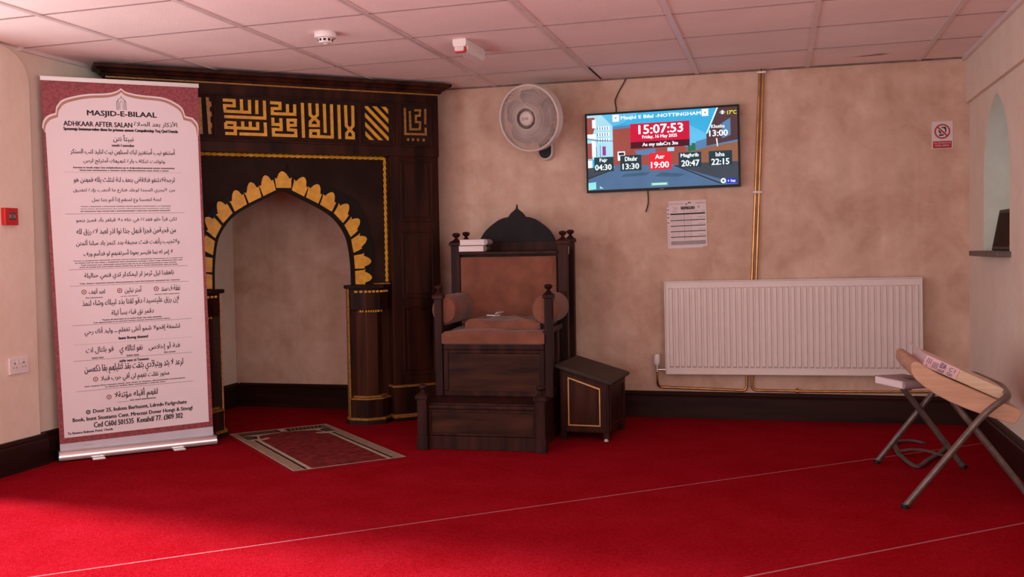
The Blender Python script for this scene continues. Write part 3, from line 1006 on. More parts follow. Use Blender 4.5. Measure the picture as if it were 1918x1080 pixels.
def rc(b, x0, x1, y0, y1, z):
    return fl(b, [(x0, y0), (x1, y0), (x1, y1), (x0, y1)], z)


B().box(-.318, .312, -.625, .605, 0, .006).build('mat_base', m_rugedge, mat_o, bevel=.002)
rc(B(), -.298, .298, -.598, .598, .0066).build('cream_border', m_rugcream, mat_o)
b = B()
for s in (-1, 1):
    rc(b, *sorted((s * .222, s * .238)), -.585, .30, .0072)
rc(b, -.258, -.02, .478, .572, .0072)
rc(b, .02, .258, .478, .572, .0072)
fl(b, [(-.258, .34), (-.205, .34), (-.185, .42), (-.258, .478)], .0072)
fl(b, [(.258, .34), (.205, .34), (.185, .42), (.258, .478)], .0072)
b.build('dark_band', m_rugdark, mat_o)
b = B()
for s in (-1, 1):
    for k in range(4):
        x = .246 + .012 * k
        rc(b, *sorted((s * x, s * (x + .005))), -.585, .57, .0076)
    for k in range(9):
        x = .035 + .024 * k
        fl(b, [(s * x, .484), (s * (x + .012), .484), (s * (x + .030), .566), (s * (x + .016), .566)], .0076)
    for k in range(4):
        y = .345 + .03 * k
        fl(b, [(s * .212, y), (s * .25, y + .02), (s * .25, y + .034), (s * .212, y + .012)], .0076)
b.build('brown_ornament', m_rugbrown, mat_o)
hk = [(.200, -.585), (.200, .285), (.165, .295), (.135, .325), (.150, .345), (.190, .33), (.178, .40), (.165, .43), (.10, .455), (.04, .462), (0, .492)]
fl(B(), hk + [(-x, y) for x, y in hk[-2::-1]], .0072).build('red_field', m_rugfield, mat_o)
for s in (-1, 1):
    b = B()
    fl(b, [(s * .168, .292), (s * .135, .318), (s * .148, .350), (s * .172, .338), (s * .156, .334), (s * .152, .322), (s * .178, .304)], .0080)
    b.build('cream_hook', m_rugcream, mat_o)

# ------------------------------------------------------------------ pulpit chair
ch = thing('pulpit_chair', 'tall dark wooden pulpit chair with brown cushions, knobbed posts and black domed crest', 'pulpit chair', (-1.530, 5.008, 0), math.radians(2))
KNOB = [(.012, 0), (.017, .003), (.010, .010), (.009, .016), (.020, .024), (.024, .032), (.022, .040), (.012, .045), (.002, .046)]


def post(name, cx, cy, z0, zc, w, foot=False, capw=.008):
    h = w / 2
    b = B().box(cx - h, cx + h, cy - h, cy + h, z0, zc)
    if foot:
        b.box(cx - h - .005, cx + h + .005, cy - h - .005, cy + h + .005, z0, z0 + .073)
    o = b.build(name, m_chair, ch, bevel=.003)
    b = B().box(cx - h - capw, cx + h + capw, cy - h - capw, cy + h + capw, zc, zc + .020)
    b.add([(cx + sx * (h + capw) * k, cy + sy * (h + capw) * k, z) for k, z in ((1, zc + .020), (.45, zc + .034)) for sx, sy in ((-1, -1), (1, -1), (1, 1), (-1, 1))],
          [(0, 1, 5, 4), (1, 2, 6, 5), (2, 3, 7, 6), (3, 0, 4, 7), (4, 5, 6, 7)])
    b.build('post_cap', m_chair, o, bevel=.002)
    B().lathe(KNOB, (cx, cy, zc + .032), 16).build('finial', m_chair, o, smooth=True)
    return o


# front step
for sx in (-1, 1):
    post('step_post', sx * .322, .027, 0, .272, .053, foot=True)
b = B().box(-.30, .30, .03, .98, 0, .072).box(-.30, .30, .038, .98, .072, .235)
b.build('step_base', m_chair, ch, bevel=.003)
B().box(-.296, .296, .022, .05, .218, .238).build('step_rail', m_chair, ch, bevel=.006)
b = B()
for x0, x1, z0, z1 in ((-.292, .292, .20, .212), (-.292, .292, .075, .087), (-.292, -.28, .087, .20), (.28, .292, .087, .20)):
    b.box(x0, x1, .030, .038, z0, z1)
b.build('step_panel_moulding', m_chair, ch, bevel=.003)
B().box(-.278, .278, .035, .038, .088, .199).build('step_panel', m_chair_h, ch)
B().box(-.325, .325, .05, .99, .232, .246).build('step_tread', m_chair, ch, bevel=.003)
for sx in (-1, 1):
    B().box(*sorted((sx * .30, sx * .318)), .05, .98, 0, .075).box(*sorted((sx * .30, sx * .312)), .05, .98, .075, .232).build('step_side', m_chair, ch, bevel=.003)
# seat box
SF = .30
b = B().box(-.30, .30, SF + .02, .96, .246, .535)
b.build('seat_box', m_chair, ch, bevel=.003)
B().box(-.290, .290, SF + .004, SF + .03, .506, .540).build('seat_rail', m_chair, ch, bevel=.006)
b = B()
for x0, x1, z0, z1 in ((-.29, .29, .246, .275), (-.29, -.262, .275, .507), (.262, .29, .275, .507), (-.262, .262, .485, .507)):
    b.box(x0, x1, SF + .006, SF + .022, z0, z1)
b.build('seat_panel_frame', m_chair, ch, bevel=.005)
B().box(-.262, .262, SF + .014, SF + .022, .275, .485).build('seat_panel', m_chair_h, ch)
for sx in (-1, 1):
    post('arm_post', sx * .315, SF + .022, .246, .792, .044)
    post('back_post', sx * .325, .735, .246, 1.090, .056)
    post('rear_post', sx * .330, .975, .246, 1.100, .048)
# side frames
for sx in (-1, 1):
    b = B()
    x0, x1 = sorted((sx * .305, sx * .330))
    b.box(x0, x1, SF + .04, .96, .246, .29).box(x0, x1, SF + .04, .72, .60, .632)
    b.box(x0, x1, .50, .54, .29, .60).box(x0, x1, .84, .88, .29, 1.04).box(x0, x1, .74, .96, 1.02, 1.06)
    xi0, xi1 = sorted((sx * .300, sx * .314))
    b.box(xi0, xi1, SF + .04, .96, .29, .60).box(xi0, xi1, .74, .96, .60, 1.04)
    b.build('side_panel', m_chair, ch, bevel=.003)
    # bolster arm rest
    prof = [(.004, 0), (.050, .001), (.072, .007), (.082, .020), (.084, .06), (.084, .30), (.082, .352), (.072, .366), (.050, .372), (.004, .373)]
    b = B().lathe([(r, z) for r, z in prof], (0, 0, 0), 28)
    b.xform(Matrix.Diagonal((.90, 1, 1, 1)))
    b.xform(Matrix.Translation((sx * .290, .706, .728)) @ Matrix.Rotation(PI / 2, 4, 'X'))
    b.build('arm_bolster', m_cush, ch, smooth=True)


def pillow(x0, x1, y0, y1, z0, z1, name, parent, nx=18, ny=14, puff=.012, seed=1, sag=.004, rnd=.022):
    rs = random.Random(seed)
    ph = [rs.uniform(0, 6) for _ in range(6)]
    vs, fs = [], []

    def pt(u, v, top):
        x = x0 + (x1 - x0) * u
        y = y0 + (y1 - y0) * v
        ed = min(u, 1 - u, ) * (x1 - x0)
        ev = min(v, 1 - v) * (y1 - y0)
        e = min(1, min(ed, ev) / rnd)
        k = math.sqrt(max(0, 1 - (1 - e) ** 2))
        w = math.sin(u * 9 + ph[0]) * math.sin(v * 7 + ph[1]) * sag + math.sin(u * 21 + ph[2] + v * 5) * sag * .4
        zc = (z0 + z1) / 2
        hh = (z1 - z0) / 2
        if top:
            return (x, y, zc + hh * (.55 + .45 * k) + (w + puff * math.sin(PI * u) * math.sin(PI * v)) * k)
        return (x, y, zc - hh * (.80 + .20 * k))
    for top in (1, 0):
        for j in range(ny + 1):
            for i in range(nx + 1):
                vs.append(pt(i / nx, j / ny, top))
    st = (nx + 1) * (ny + 1)
    for j in range(ny):
        for i in range(nx):
            a = j * (nx + 1) + i
            fs.append((a, a + 1, a + nx + 2, a + nx + 1))
            fs.append((st + a, st + a + nx + 1, st + a + nx + 2, st + a + 1))
    edge = [i for i in range(nx + 1)] + [(j + 1) * (nx + 1) - 1 for j in range(1, ny + 1)] + [ny * (nx + 1) + i for i in range(nx - 1, -1, -1)] + [j * (nx + 1) for j in range(ny - 1, 0, -1)]
    m = len(edge)
    for i in range(m):
        a, c = edge[i], edge[(i + 1) % m]
        fs.append((st + a, st + c, c, a))
    return B().add(vs, fs), name, parent


b, nme, par = pillow(-.292, .292, SF - .012, .735, .536, .612, 'seat_cushion', ch, seed=3, nx=40, ny=26)
b.build('seat_cushion', m_cush, ch, smooth=True)
b, _, _ = pillow(-.288, .288, 0, .405, 0, .055, '', None, seed=8, nx=30, ny=22, puff=.008, sag=.003)
b.xform(Matrix.Translation((0, .735, .615)) @ Matrix.Rotation(PI / 2, 4, 'X'))
b.build('back_cushion', m_cush, ch, smooth=True)
B().box(-.30, .30, .725, .975, .60, .62).build('seat_back_base', m_chair, ch)
B().box(-.30, .30, .74, .95, .62, 1.034).build('back_core', m_chair, ch)
B().box(-.300, .300, .685, .975, 1.034, 1.052).build('book_shelf', m_chair, ch, bevel=.003)
B().box(-.306, .306, .955, .985, 1.052, 1.110).build('top_rail', m_chair, ch, bevel=.003)
pts = [(.243, 1.105), (.236, 1.128), (.2235, 1.150), (.208, 1.173), (.192, 1.190), (.172, 1.207), (.152, 1.222), (.136, 1.233), (.121, 1.243), (.104, 1.251), (.090, 1.256), (.075, 1.260), (.059, 1.262)]
pts += [(.052, 1.266), (.046, 1.276), (.036, 1.288), (.018, 1.302), (.006, 1.313), (.0015, 1.340)]
B().prism(pts + [(-x, z) for x, z in pts[::-1]], 'y', .962, .980).build('crest', m_crest, ch, bevel=.002)
# keyhole plate on the right back post
B().box(.354, .357, .75, .765, 1.03, 1.075).build('latch_plate', m_cover, ch)

# loose cushion on the seat, phone on it
cx0 = Matrix.Translation((-1.530, 5.008, 0)) @ Matrix.Rotation(math.radians(2), 4, 'Z')
b, _, _ = pillow(-.215, .215, -.17, .17, 0, .054, '', None, seed=5, nx=30, ny=22, puff=.010, sag=.006)
lc = b.build('loose_cushion', m_cush, None, smooth=True, loc=cx0 @ Vector((.035, .545, .612)), rz=math.radians(3))
tag(lc, 'thin flat brown cushion lying loose on the seat of the pulpit chair', 'cushion')
ph = thing('phone', 'small dark-screened white phone lying on the loose brown cushion', 'phone', cx0 @ Vector((-.055, .545, .680)), math.radians(-28))
B().box(-.034, .034, -.024, .024, 0, .008).build('phone_body', m_plast, ph, bevel=.003)
B().box(-.030, .026, -.020, .020, .0078, .0086).build('phone_screen', m_black, ph)
B().box(.02, .045, -.024, .024, .004, .007).xform(Matrix.Translation((.02, 0, .0)) @ Matrix.Rotation(math.radians(-25), 4, 'Y')).build('phone_flap', m_plast, ph)


# ------------------------------------------------------------------ books
def book(name, label, loc, rz, w, d, h, cover, pages, group=None, tilt=None):
    """lying flat; spine towards +x, fore-edge towards -x"""
    t = thing(name, label, 'book', loc, rz, group)
    c = .0028
    b = B().box(-w / 2, w / 2, -d / 2, d / 2, 0, c).box(-w / 2, w / 2, -d / 2, d / 2, h - c, h)
    b.prism([(w / 2 - .002, 0)] + arc(w / 2 - .002, h / 2, h / 2, -PI / 2, PI / 2, 8)[1:-1] + [(w / 2 - .002, h)] + [(w / 2 - .006, h), (w / 2 - .006, 0)], 'y', -d / 2, d / 2)
    b.build('cover', cover, t, bevel=.0008)
    B().box(-w / 2 + .004, w / 2 - .004, -d / 2 + .003, d / 2 - .003, c, h - c).build('page_block', pages, t)
    return t


sh = cx0 @ Vector((-.222, .745, 1.0521))
book('book', 'lower of two thick white-paged books stacked on the pulpit chair shelf', sh, math.radians(4), .160, .115, .0375, m_bcover, m_wpage, 'books on the chair shelf')
sh = cx0 @ Vector((-.213, .745, 1.0898))
book('book', 'upper of two thick white-paged books stacked on the pulpit chair shelf', sh, math.radians(1), .160, .115, .0375, m_cover, m_wpage, 'books on the chair shelf')

# ------------------------------------------------------------------ sloping desk beside the chair
dk = thing('reading_desk', 'small dark wooden desk with sloping lid and yellow-lined side panel beside the pulpit chair', 'desk', (-1.185, 5.405, 0), math.radians(-3.5))
DW, DD = .275, .425
side = [(0, .045), (DW, .045), (DW, .318), (0, .398)]
b = B().prism(side, 'y', .004, DD)
b.build('carcass', m_desk, dk, bevel=.002)
b = B()
fo = [(.010, .052), (DW - .010, .052), (DW - .010, .305), (.010, .384)]
fi = [(.046, .082), (DW - .046, .082), (DW - .046, .292), (.046, .352)]
for i in range(4):
    j = (i + 1) % 4
    b.prism([fo[i], fo[j], fi[j], fi[i]], 'y', -.002, .006)
b.build('side_frame', m_desk, dk, bevel=.002)
b = B()
gi = [(.052, .088), (DW - .052, .088), (DW - .052, .285), (.052, .343)]
for i in range(4):
    j = (i + 1) % 4
    b.prism([fi[i], fi[j], gi[j], gi[i]], 'y', -.003, .006)
b.build('yellow_inlay', m_inlay, dk)
b = B()
for y0, y1, z0, z1 in ((.02, .40, .05, .085), (.02, .40, .28, .31), (.02, .06, .085, .28), (.36, .40, .085, .28)):
    b.box(DW, DW + .008, y0, y1, z0, z1)
b.build('end_frame', m_desk, dk, bevel=.002)
for x, y in ((.016, .02), (DW - .016, .02), (.016, DD - .02), (DW - .016, DD - .02)):
    B().box(x - .016, x + .016, y - .016, y + .016, 0, .046).build('foot', m_desk, dk, bevel=.002)
B().lathe([(.012, 0), (.016, .003), (.008, .016)], (DW - .016, -.002, 0), 12).build('castor', m_alu, dk, smooth=True)
ang = math.atan2(.08, DW)
b = B().prism([(-.026, 0), (DW + .034, 0), (DW + .036, .012), (DW + .030, .020), (-.020, .020), (-.030, .013)], 'y', -.026, DD + .02)
b.xform(Matrix.Translation((0, 0, .400)) @ Matrix.Rotation(ang, 4, 'Y'))
b.build('sloping_lid', m_desk_top, dk, bevel=.003)

# ------------------------------------------------------------------ television
TX, TZ, TW, TH = -.697, 1.6585, .940, .492
tv = thing('television', 'black flat television on the wall showing prayer times over a street picture', 'television', (TX, 6.19, TZ), 0)
tv.rotation_euler = (math.radians(0), math.radians(-.7), 0)
B().box(-TW / 2, TW / 2, .004, .040, -TH / 2, TH / 2).build('housing', m_black, tv, bevel=.003)
B().box(-.22, .22, .035, .0585, -.13, .13).build('wall_bracket', m_black, tv)
b = B()
bz = .0115
b.box(-TW / 2, TW / 2, -.004, .006, TH / 2 - bz, TH / 2).box(-TW / 2, TW / 2, -.004, .006, -TH / 2, -TH / 2 + bz * 1.3)
b.box(-TW / 2, -TW / 2 + bz, -.004, .006, -TH / 2 + bz * 1.3, TH / 2 - bz).box(TW / 2 - bz, TW / 2, -.004, .006, -TH / 2 + bz * 1.3, TH / 2 - bz)
b.build('bezel', m_black, tv)
SX0, SX1, SZ1, SZ0 = -TW / 2 + bz, TW / 2 - bz, TH / 2 - bz, -TH / 2 + bz * 1.3


def sp(s, t):
    s, t = min(max(s, 0), 1), min(max(t, 0), 1)
    return (SX0 + (SX1 - SX0) * s, SZ1 + (SZ0 - SZ1) * t)


scr_o = B().rect(SX0, SX1, SZ0, SZ1, .0035).build('screen', glow('sky', (.045, .42, .74)), tv)
_lay = [.0030]


def lay(name, m, polys, one=False):
    for ps in ([polys] if one else [[p] for p in polys]):
        b = B()
        for p in ps:
            b.flat([sp(*q) for q in p], _lay[0])
        b.build(name, m, scr_o)
    _lay[0] -= .00022


def q(s0, t0, s1, t1):
    return [(s0, t0), (s1, t0), (s1, t1), (s0, t1)]


c_white = glow('white', (.95, .98, 1.0))
c_brick = glow('brick', (.34, .075, .060))
c_brown = glow('brown', (.30, .12, .065))
c_dark = glow('dark', (.030, .028, .036))
c_road = glow('road', (.085, .16, .29))
c_pave = glow('pavement', (.055, .065, .085))
c_pale = glow('pale', (.42, .72, .85))
c_blue = glow('shade', (.10, .22, .42))
c_redp = glow('red', (.62, .008, .045))
c_redb = glow('bright_red', (.80, .018, .035))
c_box = glow('slate', (.020, .045, .060))
c_eave = glow('eave', (.09, .04, .045))
lay('sky_haze', glow('haze', (.12, .50, .80)), [[(.0, .0), (.35, .0), (.25, .12), (.174, .156)], [(.69, .2), (.80, .33), (.80, .49), (.69, .54)]])
lay('far_wall', c_brick, [[(.174, .19), (.296, .19), (.686, .50), (.69, .713), (.164, .69)]])
lay('far_eave', c_blue, [[(.174, .165), (.30, .15), (.30, .19), (.174, .20)], [(.32, .50), (.46, .48), (.46, .56), (.34, .56)]])
lay('low_wall', c_brown, [[(.66, .57), (.692, .545), (.804, .48), (1, .443), (1, .717), (.66, .713)]])
lay('wall_shade', c_blue, [[(.66, .52), (.80, .47), (1, .41), (1, .45), (.80, .50), (.69, .555)], [(.73, .42), (.80, .39), (.80, .48), (.72, .51)]])
lay('dark_house', c_eave, [[(.877, 0), (1, 0), (1, .424), (.798, .486), (.798, .331), (.811, .32)]])
lay('house_window', c_blue, [[(.90, .20), (.955, .14), (.955, .36), (.90, .40)]])
lay('left_house', c_pale, [[(0, 0), (.099, .0), (.174, .156), (.174, .57), (0, .592)]])
lay('left_brick', c_brick, [[(.0, .03), (.052, .03), (.052, .174), (.032, .28), (0, .287)], [(.0, .37), (.035, .37), (.03, .58), (0, .58)]])
lay('left_windows', c_white, [q(.035, .06, .06, .17), q(.0, .25, .06, .31), q(.03, .33, .055, .55), q(.0, .60, .03, .70)] + [q(.075 + .017 * i, .15 + .08 * j, .084 + .017 * i, .205 + .08 * j) for i in range(5) for j in range(3)], True)
lay('left_lines', c_blue, [q(.068 + .017 * i, .16 + .08 * j, .073 + .017 * i, .20 + .08 * j) for i in range(5) for j in range(3)] + [[(.0, .30), (.06, .33), (.174, .35), (.174, .36), (.06, .345), (.0, .315)], q(.06, .42, .064, .57), q(.085, .40, .089, .57)], True)
lay('left_sign', glow('magenta', (.35, .04, .30)), [q(.102, .42, .125, .54)])
lay('road', c_road, [[(0, .844), (.177, .729), (.184, .677), (.573, .715), (1, .99), (1, 1), (0, 1)]])
lay('pavement', c_pave, [[(.573, .715), (.692, .70), (1, .704), (1, 1)], [(0, .70), (.177, .676), (.177, .729), (0, .837)]])
lay('kerb_line', c_dark, [[(.573, .715), (.585, .712), (.90, .985), (.88, .985)], [(0, .835), (.177, .725), (.18, .735), (0, .85)]])
lay('road_patch', glow('road_dark', (.055, .11, .20)), [[(.25, .80), (.42, .79), (.40, .83), (.22, .84)], [(.5, .80), (.66, .84), (.60, .87), (.45, .85)]])
lay('van', c_white, [q(.205, .50, .255, .62)])
lay('van_window', c_dark, [q(.212, .515, .249, .55)])
lay('plants', glow('green', (.03, .15, .07)), [q(.675, .47, .70, .55), q(.70, .44, .725, .54)])
lay('pale_door', c_pale, [q(.54, .48, .585, .53)])
lay('header_square', c_white, [q(.176, .008, .221, .102), q(.771, .006, .814, .099)])
lay('header_mark', c_blue, [q(.193, .045, .203, .062), q(.788, .045, .798, .062)])
lay('clock_panel', c_redp, [q(.295, .144, .689, .386)])
lay('clock_strip', glow('maroon', (.08, .008, .018)), [q(.295, .386, .688, .472)])
lay('roof_edge', c_white, [[(.868, .0), (.877, .0), (.803, .325), (.798, .331), (.796, .325)], [(.86, .395), (.868, .395), (.872, .50), (.866, .50)]])
lay('time_box', c_box, [q(.044, .563, .176, .755), q(.222, .556, .365, .76), q(.613, .557, .762, .752), q(.811, .558, .962, .745)])
lay('current_time_box', c_redb, [q(.418, .543, .565, .766)])
lay('status_pill', glow('teal', (.10, .45, .36)), [q(.425, .932, .54, .974)])
lay('blue_pill', glow('blue', (.02, .03, .62)), [q(.923, .921, .986, .985)])
lay('corner_tag', glow('aqua', (.30, .78, .80)), [[(.0, .90), (.053, .89), (.053, .985), (0, .995)], [(.078, .945), (.105, .98), (.078, .98)]])
b = B()
Y = _lay[0] - .0002


def st(b, body, s0, t0, s1, t1, bold=.045, keep=False):
    p0, p1 = sp(s0, t1), sp(s1, t0)
    b.text(body, p0[0], p1[0], p0[1], p1[1], Y, bold, keep)


for a in ((' Masjid E Bilal -NOTTINGHAM', .233, .034, .765, .092), ('15:07:53', .352, .168, .646, .285), ('Friday, 16 May 2025', .375, .305, .606, .358), ('As my salaCrs 3m', .375, .402, .61, .462),
          ('Khutba', .831, .219, .917, .262), ('13:00', .818, .289, .936, .368), ('Fajr', .082, .580, .134, .638), ('04:30', .050, .66, .161, .735), ('Dhuhr', .255, .575, .338, .632), ('13:30', .238, .665, .348, .74),
          ('Asr', .458, .565, .520, .622), ('19:00', .430, .66, .548, .742), ('Maghrib', .628, .572, .745, .632), ('20:47', .632, .66, .748, .738), ('Isha', .857, .578, .913, .630), ('22:15', .828, .66, .942, .738), ('+ 1tat', .930, .935, .98, .97), ('mmmmmmm', .435, .942, .53, .964)):
    b = B()
    st(b, *a)
    b.build('screen_lettering', c_white, scr_o)
cxy = sp(.902, .948)
b = B()
b.disc(cxy[0], cxy[1], .0155, Y, ri=.007)
b.build('screen_icon', c_white, scr_o)
b = B()
exy = sp(.905, .065)
for s in (-1, 1):
    b.flat([(exy[0] - .019, exy[1]), (exy[0], exy[1] + s * .013), (exy[0] + .019, exy[1]), (exy[0], exy[1] + s * .007)], Y)
b.disc(exy[0], exy[1], .006, Y)
b.build('screen_icon', c_white, scr_o)
b = B()
st(b, '17°C', .937, .046, .995, .096)
b.build('temperature', glow('yellow', (.85, .80, .03)), scr_o)
B().text('Dnnnt', -.012, .012, -TH / 2 + .004, -TH / 2 + .009, -.0045).build('maker_mark', m_plast, tv)
# cords
B().tube([(x - TX, 6.236 - 6.19, z - TZ) for x, z in ((-.912, 2.112), (-.930, 2.08), (-.959, 2.035), (-.978, 1.995), (-.983, 1.975), (-.977, 1.94), (-.976, 1.89))], .0035, 8).build('power_cord', m_black, tv, smooth=True)
B().tube([(x - TX, 6.236 - 6.19, z - TZ) for x, z in ((-.792, 1.42), (-.790, 1.37), (-.791, 1.335), (-.798, 1.31), (-.808, 1.281))], .0035, 8).build('aerial_cord', m_black, tv, smooth=True)

# ------------------------------------------------------------------ wall fan
m_blade = mat('smoky_blade', (0.36, 0.28, 0.26), 0.4, var=0.1)
FC = Vector((-1.462, 5.93, 1.858))
fan = thing('wall_fan', 'round cream wall fan with wire guard beside the television', 'fan', (-1.425, 6.22, 1.715))
az, el = math.radians(-14), math.radians(-11)
nrm = Vector((math.sin(az) * math.cos(el), -math.cos(az) * math.cos(el), math.sin(el)))
rotq = nrm.to_track_quat('-Y', 'Z').to_matrix().to_4x4()
MF = Matrix.Translation(FC - Vector(fan.location)) @ rotq      # fan head frame: faces -y


def fx(b, name, m, parent=fan, **k):
    return b.xform(MF).build(name, m, parent, **k)


RF = .198
b = B()
b.tube([(RF * math.cos(2 * PI * i / 56), -.012, RF * math.sin(2 * PI * i / 56)) for i in range(56)], .0065, 8, closed=True)
prf = [(RF + .004, -.012), (RF + .008, .004), (RF + .008, .040), (RF + .003, .046)]
vs, fs = [], []
for r, y in prf:
    vs += [(r * math.cos(2 * PI * i / 56), y, r * math.sin(2 * PI * i / 56)) for i in range(56)]
for j in range(3):
    for i in range(56):
        fs.append((j * 56 + i, j * 56 + (i + 1) % 56, (j + 1) * 56 + (i + 1) % 56, (j + 1) * 56 + i))
b.add(vs, fs)
grd = fx(b, 'guard_ring', m_ivory, smooth=True)
b = B()
NW = 110
for i in range(NW):
    a = 2 * PI * i / NW
    pts = []
    for k in range(7):
        t = k / 6
        r = .064 + (RF - .064) * t
        aa = a + .55 * t
        pts.append((r * math.cos(aa), -.050 + .040 * t * t, r * math.sin(aa)))
    b.tube(pts, .0015, 4)
for r, y in ((.064, -.0495), (.090, -.045), (.115, -.039), (.155, -.027)):
    b.tube([(r * math.cos(2 * PI * i / 40), y, r * math.sin(2 * PI * i / 40)) for i in range(40)], .0014, 4, closed=True)
fx(b, 'front_grille', m_ivory, grd)
b = B()
for i in range(60):
    a = 2 * PI * i / 60
    b.tube([(r * math.cos(a), y, r * math.sin(a)) for r, y in ((RF, .046), (.15, .082), (.05, .098))], .0013, 4)
fx(b, 'rear_grille', m_ivory, grd)
hubp = fx(B().lathe([(.001, .058), (.030, .057), (.040, .053), (.045, .046), (.046, .040)], (0, 0, 0), 28, 'y'), 'hub_cap', m_ivory, smooth=True)
b = B()
b.text('EVE', -.021, .021, -.008, .008, -.0590, .08)
fx(b, 'hub_lettering', m_cover, hubp)
for k in range(5):
    b = B()
    nb = 10
    vs, fs = [], []
    for i in range(nb + 1):
        t = i / nb
        r = .032 + .145 * t
        w = .30 + .30 * math.sin(PI * min(1, t * 1.05)) + .1 * t
        c0 = 2 * PI * k / 5 + .35 * t
        for sgn in (-1, 1):
            aa = c0 + sgn * w * (1 if t < .96 else .7)
            vs.append((r * math.cos(aa), .028 + sgn * .014, r * math.sin(aa)))
    for i in range(nb):
        fs.append((2 * i, 2 * i + 1, 2 * i + 3, 2 * i + 2))
    b.add(vs, fs)
    bo = fx(b, 'blade', m_blade, smooth=True)
    so = bo.modifiers.new('thick', 'SOLIDIFY')
    so.thickness = .002
fx(B().lathe([(.02, -.03), (.052, -.045), (.058, -.075), (.060, -.130), (.050, -.165), (.02, -.175)], (0, 0, 0), 24, 'y'), 'motor', m_ivory, smooth=True)
mo = MF @ Vector((0, .14, -.02))
B().tube([tuple(mo), (mo.x + .01, mo.y + .05, mo.z - .04), (.0, -.03, .04), (0, .0, .01)], .018, 12).build('arm', m_ivory, fan, smooth=True)
pts = arc(0, .0, .046, PI, 2 * PI, 12)
pl_ = [(x, z - .045) for x, z in pts] + [(.046, .16), (-.046, .16)]
ba = B().prism(pl_, 'y', -.035, .029).build('wall_base', m_ivory, fan, bevel=.006)
pts = arc(0, .0, .039, PI, 2 * PI, 10)
B().prism([(x - .003, z - .042) for x, z in pts] + [(.036, .035), (-.042, .035)], 'y', -.040, -.033).build('control_panel', m_black, ba, bevel=.002)
B().rect(-.016, .006, -.022, -.018, -.0405).build('indicator', m_cover, ba)

# ------------------------------------------------------------------ radiator and pipes
RX, RW, RZ, RH = .057, 1.482, .2835, .574
rad = thing('radiator', 'long white ribbed panel radiator hanging on the wall under the notice', 'radiator', (RX, 6.169, RZ), 0)
rad.rotation_euler.y = math.radians(-.45)
b = B().box(-RW / 2, RW / 2, 0, .014, 0, RH)
b.build('panel', m_rad, rad, bevel=.004)
b = B()
n = 42
x0, x1 = -RW / 2 + .022, RW / 2 - .018
pw = (x1 - x0) / n
for i in range(n):
    a = x0 + pw * i
    zb, zt = .040, RH - .042
    cs = [(a + .0035, 0), (a + .0085, -.011), (a + pw - .0075, -.011), (a + pw - .0025, 0)]
    vs = [(x, y + .001, zb + (0 if k in (0, 3) else .012)) for k, (x, y) in enumerate(cs)] + [(x, y + .001, zt - (0 if k in (0, 3) else .006)) for k, (x, y) in enumerate(cs)]
    b.add(vs, [(0, 1, 5, 4), (1, 2, 6, 5), (2, 3, 7, 6), (4, 5, 6, 7), (3, 2, 1, 0)])
b.build('ribs', m_rad, rad)
b = B()
w = .008
b.box(-RW / 2, RW / 2, -.008, .002, RH - w, RH).box(-RW / 2, RW / 2, -.008, .002, 0, w).box(-RW / 2, -RW / 2 + w, -.008, .002, 0, RH).box(RW / 2 - w, RW / 2, -.008, .002, 0, RH)
b.build('rim', m_rad, rad, bevel=.003)
B().box(-RW / 2 + .01, RW / 2 - .01, .014, .060, .02, RH - .012).build('rear_panel', m_rad, rad, bevel=.004)
for x in (-.5, .5):
    B().box(x - .015, x + .015, .058, .0795, .08, .48).build('bracket', m_rad, rad)
vx = -.737 - RX
vz = .311 - RZ
b = B().lathe([(.012, .028), (.017, .034), (.020, .045), (.0215, .060), (.0205, .085), (.0165, .096), (.010, .098)], (vx, .012, vz), 16)
val = b.build('valve_head', m_white, rad, smooth=True)
b = B().lathe([(.011, -.012), (.011, .028)], (vx, .012, vz), 12)
b.tube([(vx, .012, vz), (-RW / 2 + .004, .012, vz)], .008, 10)
b.build('valve_body', m_alu, val, smooth=True)


def bend(pts, r=.028, n=5):
    out = [Vector(pts[0])]
    for a, c, d in zip(pts[:-2], pts[1:-1], pts[2:]):
        a, c, d = Vector(a), Vector(c), Vector(d)
        u, v = (a - c).normalized(), (d - c).normalized()
        p0, p2 = c + u * r, c + v * r
        for i in range(n + 1):
            t = i / n
            out.append(p0 * (1 - t) ** 2 + c * 2 * t * (1 - t) + p2 * t * t)
    out.append(Vector(pts[-1]))
    return out


PY = D - .030
pipe_a = thing('copper_pipe', 'copper pipe nearer the television, running down the wall and along to the radiator valve', 'pipe', (-.16, PY, 0), group='copper heating pipes')
pa = bend([(-.107, .012, 2.117), (-.163, .012, .86), (-.197, .012, .60), (-.200, .006, .178), (-.737, .002, .192), (-.737, -.038, .235), (-.737, -.038, .302)])
B().tube([tuple(v + Vector((.16, 0, 0))) for v in pa], .0075, 12).build('tube', m_copper, pipe_a, smooth=True)
b = B()
for x, z in ((-.690, .191), (-.245, .1795)):
    b.tube([(x + .16 - .014, .002, z), (x + .16 + .014, .002, z)], .0092, 12)
b.build('solder_joint', m_copper, pipe_a, smooth=True)
pipe_b = thing('copper_pipe', 'copper pipe farther from the television, running down the wall and along towards the book stand', 'pipe', (-.16, PY, 0), group='copper heating pipes')
pb = bend([(-.088, .012, 2.117), (-.138, .012, .86), (-.165, .012, .60), (-.168, .006, .182), (.20, .006, .181), (.60, .006, .186), (1.02, .006, .195)])
B().tube([tuple(v + Vector((.16, 0, 0))) for v in pb], .0075, 12).build('tube', m_copper, pipe_b, smooth=True)
b = B()
b.tube([(.095 + .16 - .006, .006, .181), (.095 + .16 + .006, .006, .181)], .014, 12)
b.tube([(.095 + .16, .006, .165), (.095 + .16, .006, .2)], .006, 8)
b.tube([(.36 + .16 - .014, .006, .183), (.36 + .16 + .014, .006, .183)], .0092, 12)
b.build('brass_fitting', m_copper, pipe_b, smooth=True)
